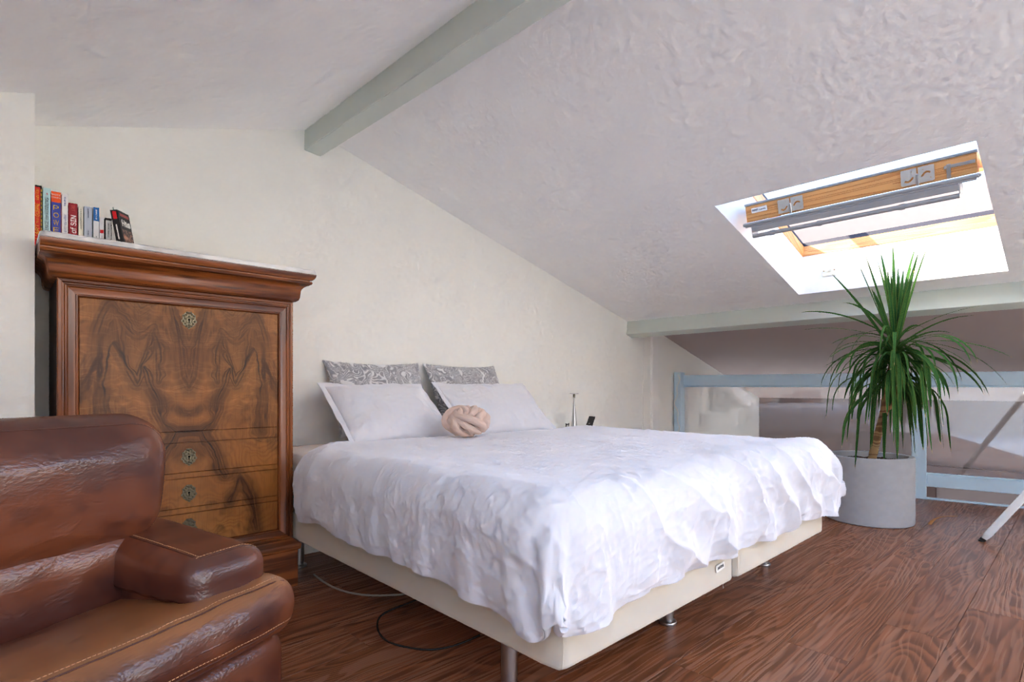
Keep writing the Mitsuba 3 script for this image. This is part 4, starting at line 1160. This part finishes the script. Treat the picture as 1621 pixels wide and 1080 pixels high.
# lumbar cushion and headrest
lm = rgrid((0.80, 0.17, 0.25), (0.07, 0.08, 0.085), 40)
put('lumbar_cushion', local(push(lm, lambda v, n: creases(v, 21, 8, 0.005, 2)), [-AW / 2, 0.475, 0.445], 0.10), 'leather', ac, smooth=70)
def head_shape():
    m = rgrid((AW - 0.07, 0.18, 0.345), (0.11, 0.088, 0.105), 70)
    v = np.array(m.vertices)
    fr = np.clip(-v[:, 1] / 0.09, 0, 1)
    bul = (1 - (v[:, 0] / 0.56) ** 4) * (1 - (v[:, 2] / 0.18) ** 2)
    v[:, 1] -= 0.045 * fr * bul
    m.vertices = v
    # vertical pull folds in the lower middle
    def f(v, n):
        lower = np.exp(-((v[:, 2] + 0.05) / 0.09) ** 2) * np.clip(-n[:, 1], 0, 1)
        fold = wavy(np.c_[v[:, 0] + 0.05 * wavy(v, 6, 5), v[:, 2] * 0.25, v[:, 1]], 13, 31, 2)
        inside = np.clip((0.44 - np.abs(v[:, 0])) / 0.15, 0, 1)
        return creases(v, 30, 6, 0.004, 2) + 0.020 * lower * fold * inside
    return push(m, f)
hd = head_shape()
HC = [-AW / 2 - 0.080, 0.470, 0.676]
HT = 0.13
put('headrest', local(hd, HC, HT), 'leather', ac, smooth=70, label='puffed leather headrest with pull folds')
def rot(P):
    c, s = math.cos(HT), math.sin(HT)
    P = np.asarray(P)
    return np.c_[P[:, 0], c * P[:, 1] - s * P[:, 2], s * P[:, 1] + c * P[:, 2]]
hr = hd.copy(); hr.apply_transform(trimesh.transformations.rotation_matrix(HT, [1, 0, 0]))
# the welt follows the outline of the front, a little inside it
w2, h2, r2 = (AW - 0.07) / 2, 0.345 / 2, 0.105
out = np.array(sbox(-w2 + r2, -h2 + r2, w2 - r2, h2 - r2).buffer(r2 - 0.016, 16).exterior.coords)
L = np.r_[0, np.cumsum(np.linalg.norm(np.diff(out, axis=0), axis=1))]
ss = np.linspace(0, L[-1], 260)
oo = np.c_[np.interp(ss, L, out[:, 0]), np.full(260, -0.6), np.interp(ss, L, out[:, 1])]
seam(hr, rot(oo + [0, 0.55, 0]) - [0, 0.5, 0], [0, 1, 0], HC, ac, 0.0018, True, (0, 0, 0))
bk = rgrid((AW - 0.12, 0.20, 0.62), (0.08, 0.08, 0.08), 24)
put('back', local(bk, [-AW / 2, 0.655, 0.47], 0.06), 'leather', ac, smooth=70)
# arms: low, thick, sloping down to the front
def arm_shape(flip):
    m = rgrid((0.215, 0.62, 0.235), (0.055, 0.05, 0.05), 44)
    v = np.array(m.vertices)
    up_ = np.clip(v[:, 2] / 0.1175, -1, 1)
    v[:, 2] += np.where(v[:, 2] > 0, 0.045 * (v[:, 1] + 0.31) / 0.62 - 0.03, 0)
    v[:, 0] += 0.018 * (v[:, 2] > 0) * flip
    m.vertices = v
    return push(m, lambda v, n: creases(v, 40, 7, 0.004, 1) + 0.006 * np.clip(n[:, 2], 0, 1))
for a, fl_ in ((-0.140, 1), (-AW + 0.112, -1)):
    am = arm_shape(-fl_)
    c = [a, 0.402, 0.422]
    k = put('armrest', local(am, c), 'leather', ac, smooth=70)
    ys = np.linspace(-0.265, 0.30, 50)
    xi = -0.085 if fl_ > 0 else 0.085
    seam(am, np.c_[np.full(50, xi), ys, np.full(50, 0.4)], [0, 0, -1], c, ac, 0.0018, True, (0.008 * fl_, 0, 0))
    xx = np.linspace(-0.085, 0.085, 24)
    seam(am, np.c_[xx, np.full(24, -0.275), np.full(24, 0.4)], [0, 0, -1], c, ac, 0.0018, True, (0, 0.008, 0))

# ------------------------------------------------------------------ potted dracaena
PC = np.array([4.396, 1.060, 0.0])
def clay(p, n, uv):
    return mix(lin(158, 159, 161), lin(170, 171, 173), fbm(p.x * 30, p.y * 30, p.z * 30, 3))
mat('pot_grey', proc(clay), 0.75, 0.2)
mat('soil', (62, 48, 40), 0.95, 0.05)
def bark(p, n, uv):
    r = noise(p.z * 95 + 2 * noise(p.x * 40, p.y * 40, p.z * 10), 3.0)
    return mix(lin(178, 146, 106), lin(134, 102, 72), smoothstep(0.35, 0.8, r))
mat('bark', proc(bark), 0.85, 0.1)
pl = thing('potted_dracaena', 'dracaena with drooping strap leaves in a round grey pot between bed and railing', 'potted plant')
Rp, Hp = 0.262, 0.448
put('pot', lathe([(0.0, 0.0), (Rp - 0.012, 0.0), (Rp - 0.004, 0.004), (Rp, 0.012), (Rp, Hp - 0.004), (Rp - 0.003, Hp), (Rp - 0.030, Hp), (Rp - 0.034, Hp - 0.004), (Rp - 0.034, 0.36), (0, 0.36)], 96).apply_translation(PC), 'pot_grey', pl, smooth=30, label='round matt grey pot')
rng = np.random.default_rng(11)
gx, gy = np.meshgrid(np.linspace(-1, 1, 40), np.linspace(-1, 1, 40), indexing='ij')
rr = np.maximum(np.abs(gx), np.abs(gy)); aa_ = np.arctan2(gy, gx)
nrm = np.hypot(gx, gy); sc_ = np.where(nrm > 0, rr / np.maximum(nrm, 1e-9), 0)
sp_ = np.stack([gx * sc_ * (Rp - 0.033), gy * sc_ * (Rp - 0.033), 0.408 + 0.012 * wavy(np.stack([gx * 6, gy * 6, gx * 0], -1), 1, 4)], -1)
put('soil', moved(grid_mesh(sp_ + PC), np.eye(4)), 'soil', pl, smooth=True)
RT = np.array([0.7266, -0.687, 0.0]); FW_ = np.array([0.687, 0.7266, 0.0])
def at_plant(r, z, f=0.0):
    return PC + RT * r + FW_ * f + np.array([0, 0, z])
def spline(pts, n):
    from scipy.interpolate import CubicSpline
    pts = np.asarray(pts, float)
    return CubicSpline(np.arange(len(pts)), pts)(np.linspace(0, len(pts) - 1, n))
def seen(u, v, f):
    # a point of the stem that leans f metres towards the bed: u beside and v above the pot's axis
    k = (3.79 - f) / 3.79
    return PC * [1, 1, 0] + RT * ((2.466 + u) * k - 2.466) - FW_ * f + np.array([0, 0, EYE + (v - EYE) * k])
tr = spline([seen(0.02, 0.395, 0.0), seen(0.050, 0.53, 0.05), seen(0.085, 0.66, 0.11), seen(0.110, 0.76, 0.17), seen(0.120, 0.88, 0.25), seen(0.150, 1.03, 0.35), seen(0.180, 1.18, 0.43), seen(0.185, 1.30, 0.47)], 60)
put('trunk', tube(tr, np.interp(np.linspace(0, 1, 60), [0, 0.3, 0.42, 0.6, 1.0], [0.026, 0.023, 0.024, 0.017, 0.010]) * (1 + 0.05 * np.sin(np.arange(60) * 1.7)), 14), 'bark', pl, smooth=True)
put('branch', tube(spline([seen(0.098, 0.71, 0.14), seen(0.145, 0.77, 0.17), seen(0.185, 0.84, 0.20), seen(0.20, 0.92, 0.24)], 20), np.linspace(0.014, 0.009, 20), 10), 'bark', pl, smooth=True)
def leaf_col(p, n, uv):
    e = dr.abs(uv.x - 0.5) * 2
    c = mix(lin(44, 84, 46), lin(82, 120, 58), smoothstep(0.45, 0.75, noise(uv.x * 14, uv.y * 2.0, p.x * 2)))
    c = mix(c, lin(126, 120, 62), 0.6 * smoothstep(0.82, 1.0, e))
    return mix(c, lin(196, 168, 112), smoothstep(0.955, 0.985, uv.y))
for kk, tint in (('leaf_green', 1.0),):
    scene[kk] = {'type': 'principledthin', 'base_color': proc(leaf_col), 'roughness': 0.28, 'spec_trans': 0.0, 'diff_trans': 0.4, 'eta': 1.5}
def leaf(base, az, elev, length, width, sag, twist, n=12):
    P = np.array(base, float)
    h = np.array([math.cos(az), math.sin(az), 0.0])
    e = elev
    pts = [P.copy()]; dirs = []
    ds = length / n
    for i in range(n):
        t = i / n
        d = h * math.cos(e) + np.array([0, 0, 1.0]) * math.sin(e)
        dirs.append(d)
        P = P + d * ds
        pts.append(P.copy())
        e = max(-1.50, e - sag * ds * (0.5 + 1.4 * t) * math.cos(max(e, -1.3)) ** 0.5 * 2.0 if e > -1.45 else e)
    dirs.append(dirs[-1])
    side0 = np.array([-h[1], h[0], 0.0])
    V, UV = [], []
    for i, (q, d) in enumerate(zip(pts, dirs)):
        t = i / n
        w = width * (0.55 + 0.45 * min(1, t * 5)) * (1 - t ** 3.2) ** 0.8 if t < 1 else 0.0004
        nrm_ = np.cross(d, side0); nrm_ /= np.linalg.norm(nrm_)
        a = twist * t
        s = side0 * math.cos(a) + nrm_ * math.sin(a)
        fold = -nrm_ * w * 0.22 * (1 if nrm_[2] > 0 else -1)
        V += [q - s * w / 2 - fold * -0.5, q + fold, q + s * w / 2 - fold * -0.5]
        UV += [(0, t), (0.5, t), (1, t)]
    F = []
    for i in range(n):
        for k in range(2):
            a, b = i * 3 + k, i * 3 + k + 1
            F += [(a, b, b + 3), (a, b + 3, a + 3)]
    put('leaf', tm(V, F), 'leaf_green', pl, smooth=True, uv=np.array(UV))
Ga = math.pi * (3 - math.sqrt(5))
N_UP, N_MID, N_LOW = 22, 54, 92
top_c = tr[-1]
for i in range(N_UP):
    az = i * Ga + rng.normal(0, .2)
    el = rng.uniform(68, 87) if i > 5 else rng.uniform(52, 64)
    if math.cos(az) > -0.2: el = max(el, 83)                     # the ceiling is close on that side
    leaf(top_c + [0, 0, -0.14 + 0.08 * i / N_UP], az, math.radians(el), rng.uniform(0.40, 0.66), rng.uniform(0.022, 0.034), rng.uniform(0.05, 0.5), rng.normal(0, .6))
for i in range(N_MID):
    az = i * Ga + 1.0 + rng.normal(0, .6)
    q = tr[int(np.interp(i / N_MID, [0, 1], [59, 50]))]
    el = rng.uniform(2, 48)
    if math.cos(az) > -0.2: el = rng.uniform(-14, 6)
    leaf(q + [0, 0, rng.uniform(-0.06, 0.0)], az, math.radians(el), rng.uniform(0.36, 0.62), rng.uniform(0.014, 0.026), rng.uniform(0.4, 2.0), rng.normal(0, .7))
for i in range(N_LOW):
    az = i * Ga + 2.0 + rng.normal(0, .7)
    q = tr[int(np.interp(i / N_LOW, [0, 1], [54, 38]))]
    el = rng.uniform(-35, 42) if math.cos(az) < 0 else rng.uniform(-45, 5)
    leaf(q + rng.normal(0, .012, 3), az, math.radians(el), rng.uniform(0.34, 0.66), rng.uniform(0.018, 0.034), rng.uniform(1.8, 5.8), rng.normal(0, .9))

# dry leaf on the floor
mat('leaf_brown', (166, 112, 62), 0.8, 0.1)
dl_ = []
for i, t in enumerate(np.linspace(0, 1, 14)):
    c = np.array([4.476, 0.735, 0.004]) * (1 - t) + np.array([4.899, 0.619, 0.003]) * t + np.array([0.02, 0.05, 0]) * math.sin(t * 2.6) + np.array([0, 0, 0.010 * math.sin(t * 3.1) + 0.004])
    w = 0.009 * (1 - t ** 2) + 0.001
    s = np.array([0.2, 0.97, 0.2 * math.sin(t * 7)])
    dl_.append([c - s * w, c + [0, 0, 0.004], c + s * w])
g_ = grid_mesh(np.array(dl_)); g2_ = g_.copy(); g2_.vertices = np.array(g2_.vertices) - [0, 0, 0.0012]; g2_.invert()
tag(put('dry_leaf', cat(g_, g2_), 'leaf_brown', smooth=True), 'curled dry brown leaf lying on the wood floor right of the pot', 'leaf')

# ------------------------------------------------------------------ tripod at the right edge
mat('white_lacquer', (232, 231, 228), 0.35, 0.45)
st = thing('tripod_stand', 'white tripod stand, one slanting leg with black rubber foot at the right edge', 'tripod')
ctr = np.array([4.262, -0.20, 0.0])
f0, f1 = np.array([4.264, 0.448, 0.0]), np.array([4.263, -0.155, 0.96])
def leg_mesh(f0, f1):
    d = (f1 - f0) / np.linalg.norm(f1 - f0)
    a = np.cross(d, [1, 0, 0]); a /= np.linalg.norm(a); b = np.cross(d, a)
    pts = []
    for p, w, u in ((f0 + d * 0.022, 0.013, 0.015), (f0 + d * 0.055, 0.019, 0.024), (f1, 0.021, 0.026)):
        for s in (-1, 1):
            for q in (-1, 1):
                pts += [p + a * s * w + b * q * (u - 0.003), p + a * s * (w - 0.003) + b * q * u]
    return hull(pts)
for k in range(3):
    rz = trimesh.transformations.rotation_matrix(k * math.pi * 2 / 3, [0, 0, 1], ctr)
    p0, p1 = (rz @ np.r_[f0, 1])[:3], (rz @ np.r_[f1, 1])[:3]
    d = (f1 - f0) / np.linalg.norm(f1 - f0)
    l_ = put('leg', moved(leg_mesh(f0, f1), rz), 'white_lacquer', st)
    put('foot', moved(cat(trimesh.creation.cylinder(0.015, segment=[f0 + [0, 0, 0.006], f0 + d * 0.026], sections=20), trimesh.creation.cylinder(0.0165, segment=[f0 + [0, 0, 0.0], f0 + [0, 0, 0.009]], sections=20)), rz), 'black_plastic', l_, label='black rubber foot')
    put('screw', moved(trimesh.creation.icosphere(subdivisions=2, radius=0.004).apply_translation(f0 + d * 0.075 + np.cross(d, [1, 0, 0]) * -0.020), rz), 'black_plastic', l_)
put('hub', lathe([(0, 0.93), (0.055, 0.93), (0.062, 0.936), (0.062, 0.985), (0.055, 0.99), (0.018, 0.99), (0.018, 1.08), (0, 1.08)], 32).apply_translation(ctr), 'white_lacquer', st, smooth=35)

# ------------------------------------------------------------------ bedside table
nt = thing('bedside_table', 'white bedside table between the bed and the gable wall corner', 'bedside table')
put('table_top', cbox(3.08, 3.62, 2.52, 2.94, 0.553, 0.571, 0.004), 'smooth_white', nt)
for x0, x1, y0, y1 in ((3.09, 3.11, 2.53, 2.93), (3.59, 3.61, 2.53, 2.93)):
    put('side_panel', cbox(x0, x1, y0, y1, 0.0, 0.553, 0.002), 'smooth_white', nt)
put('shelf', cbox(3.11, 3.59, 2.54, 2.93, 0.26, 0.278, 0.002), 'smooth_white', nt)
put('drawer', cbox(3.112, 3.588, 2.525, 2.92, 0.40, 0.545, 0.003), 'smooth_white', nt)
put('knob', lathe([(0, 0), (.006, 0), (.006, .012), (.013, .016), (.013, .024), (.008, .028), (0, .028)], 20).apply_transform(trimesh.transformations.rotation_matrix(math.pi / 2, [1, 0, 0])).apply_translation([3.35, 2.525, 0.472]), 'steel', nt, smooth=40)
lp = thing('table_lamp', 'slim metal lamp with trumpet base and small flat disc shade on the bedside table', 'lamp')
LP = np.array([3.318, 2.80, 0.571])
put('base', lathe([(0, 0), (.030, 0), (.031, .003), (.026, .03), (.019, .08), (.013, .14), (.009, .19), (.0075, .23), (.007, .262), (0, .262)], 32).apply_translation(LP), 'steel', lp, smooth=50)
put('stem', lathe([(0, .262), (.0085, .262), (.0085, .285), (.006, .292), (0, .292)], 20).apply_translation(LP), 'old_bronze', lp, smooth=40)
put('shade', lathe([(0, .290), (.034, .2895), (.037, .2915), (.037, .2935), (.03, .296), (0, .298)], 40).apply_translation(LP), 'steel', lp, smooth=40)
ph = thing('phone_stand', 'black tilted charging stand on the bedside table', 'charging stand')
PM = trimesh.transformations.rotation_matrix(-0.25, [0, 0, 1]); PM[:3, 3] = [3.33, 2.655, 0.571]
put('base', moved(cbox(-0.035, 0.055, -0.038, 0.038, 0, 0.012, 0.004), PM), 'black_plastic', ph)
bt = trimesh.transformations.rotation_matrix(0.42, [0, 1, 0])
put('backrest', moved(cbox(-0.006, 0.006, -0.036, 0.036, 0.0, 0.118, 0.004), PM @ frame_m([-0.022, 0, 0.010], [1, 0, 0], [0, 1, 0], [0, 0, 1]) @ bt), 'black_plastic', ph)
put('mark', moved(cbox(-0.0068, -0.0055, -0.008, 0.008, 0.056, 0.060, 0.0002), PM @ frame_m([-0.022, 0, 0.010], [1, 0, 0], [0, 1, 0], [0, 0, 1]) @ bt), 'smooth_white', ph)
ck = thing('desk_clock', 'tiny dark metal clock on legs, left of the slim lamp on the bedside table', 'clock')
CK = np.array([3.225, 2.79, 0.571])
ring = [(CK + [0.016 * math.cos(a), 0, 0.040 + 0.016 * math.sin(a)]) for a in np.linspace(0, 2 * np.pi, 24, endpoint=False)]
put('rim', tube(ring, 0.004, 8, closed=True), 'black_plastic', ck, smooth=True)
put('dial', trimesh.creation.cylinder(0.0145, segment=[CK + [0, -0.002, 0.040], CK + [0, 0.003, 0.040]], sections=24), 'zinc', ck)
for s in (-1, 1):
    put('leg', tube([CK + [s * 0.017, 0, 0.0], CK + [s * 0.009, 0, 0.028]], [0.005, 0.0035], 8), 'black_plastic', ck)
    put('ear', trimesh.creation.icosphere(subdivisions=1, radius=0.0055).apply_translation(CK + [s * 0.017, 0, 0.058]), 'black_plastic', ck)

# cables on the floor under the bed
mat('grey_cable', (150, 140, 128), 0.6, 0.2)
def floor_cable(pts, r, m, label):
    tag(put('cable', tube(spline(np.c_[np.asarray(pts), np.full(len(pts), r)], 60), r, 8), m, smooth=True), label, 'cable')
floor_cable([(1.13, 2.60), (1.12, 2.42), (1.15, 2.25), (1.25, 2.12), (1.42, 2.05), (1.6, 2.1)], 0.0048, 'grey_cable', 'pale grey cable curving under the bed on the floor')
floor_cable([(1.45, 2.02), (1.22, 1.98), (1.10, 1.93), (1.03, 1.78), (1.05, 1.66), (1.12, 1.57), (1.3, 1.55)], 0.0034, 'black_plastic', 'thin black cable looping on the floor beside the bed')
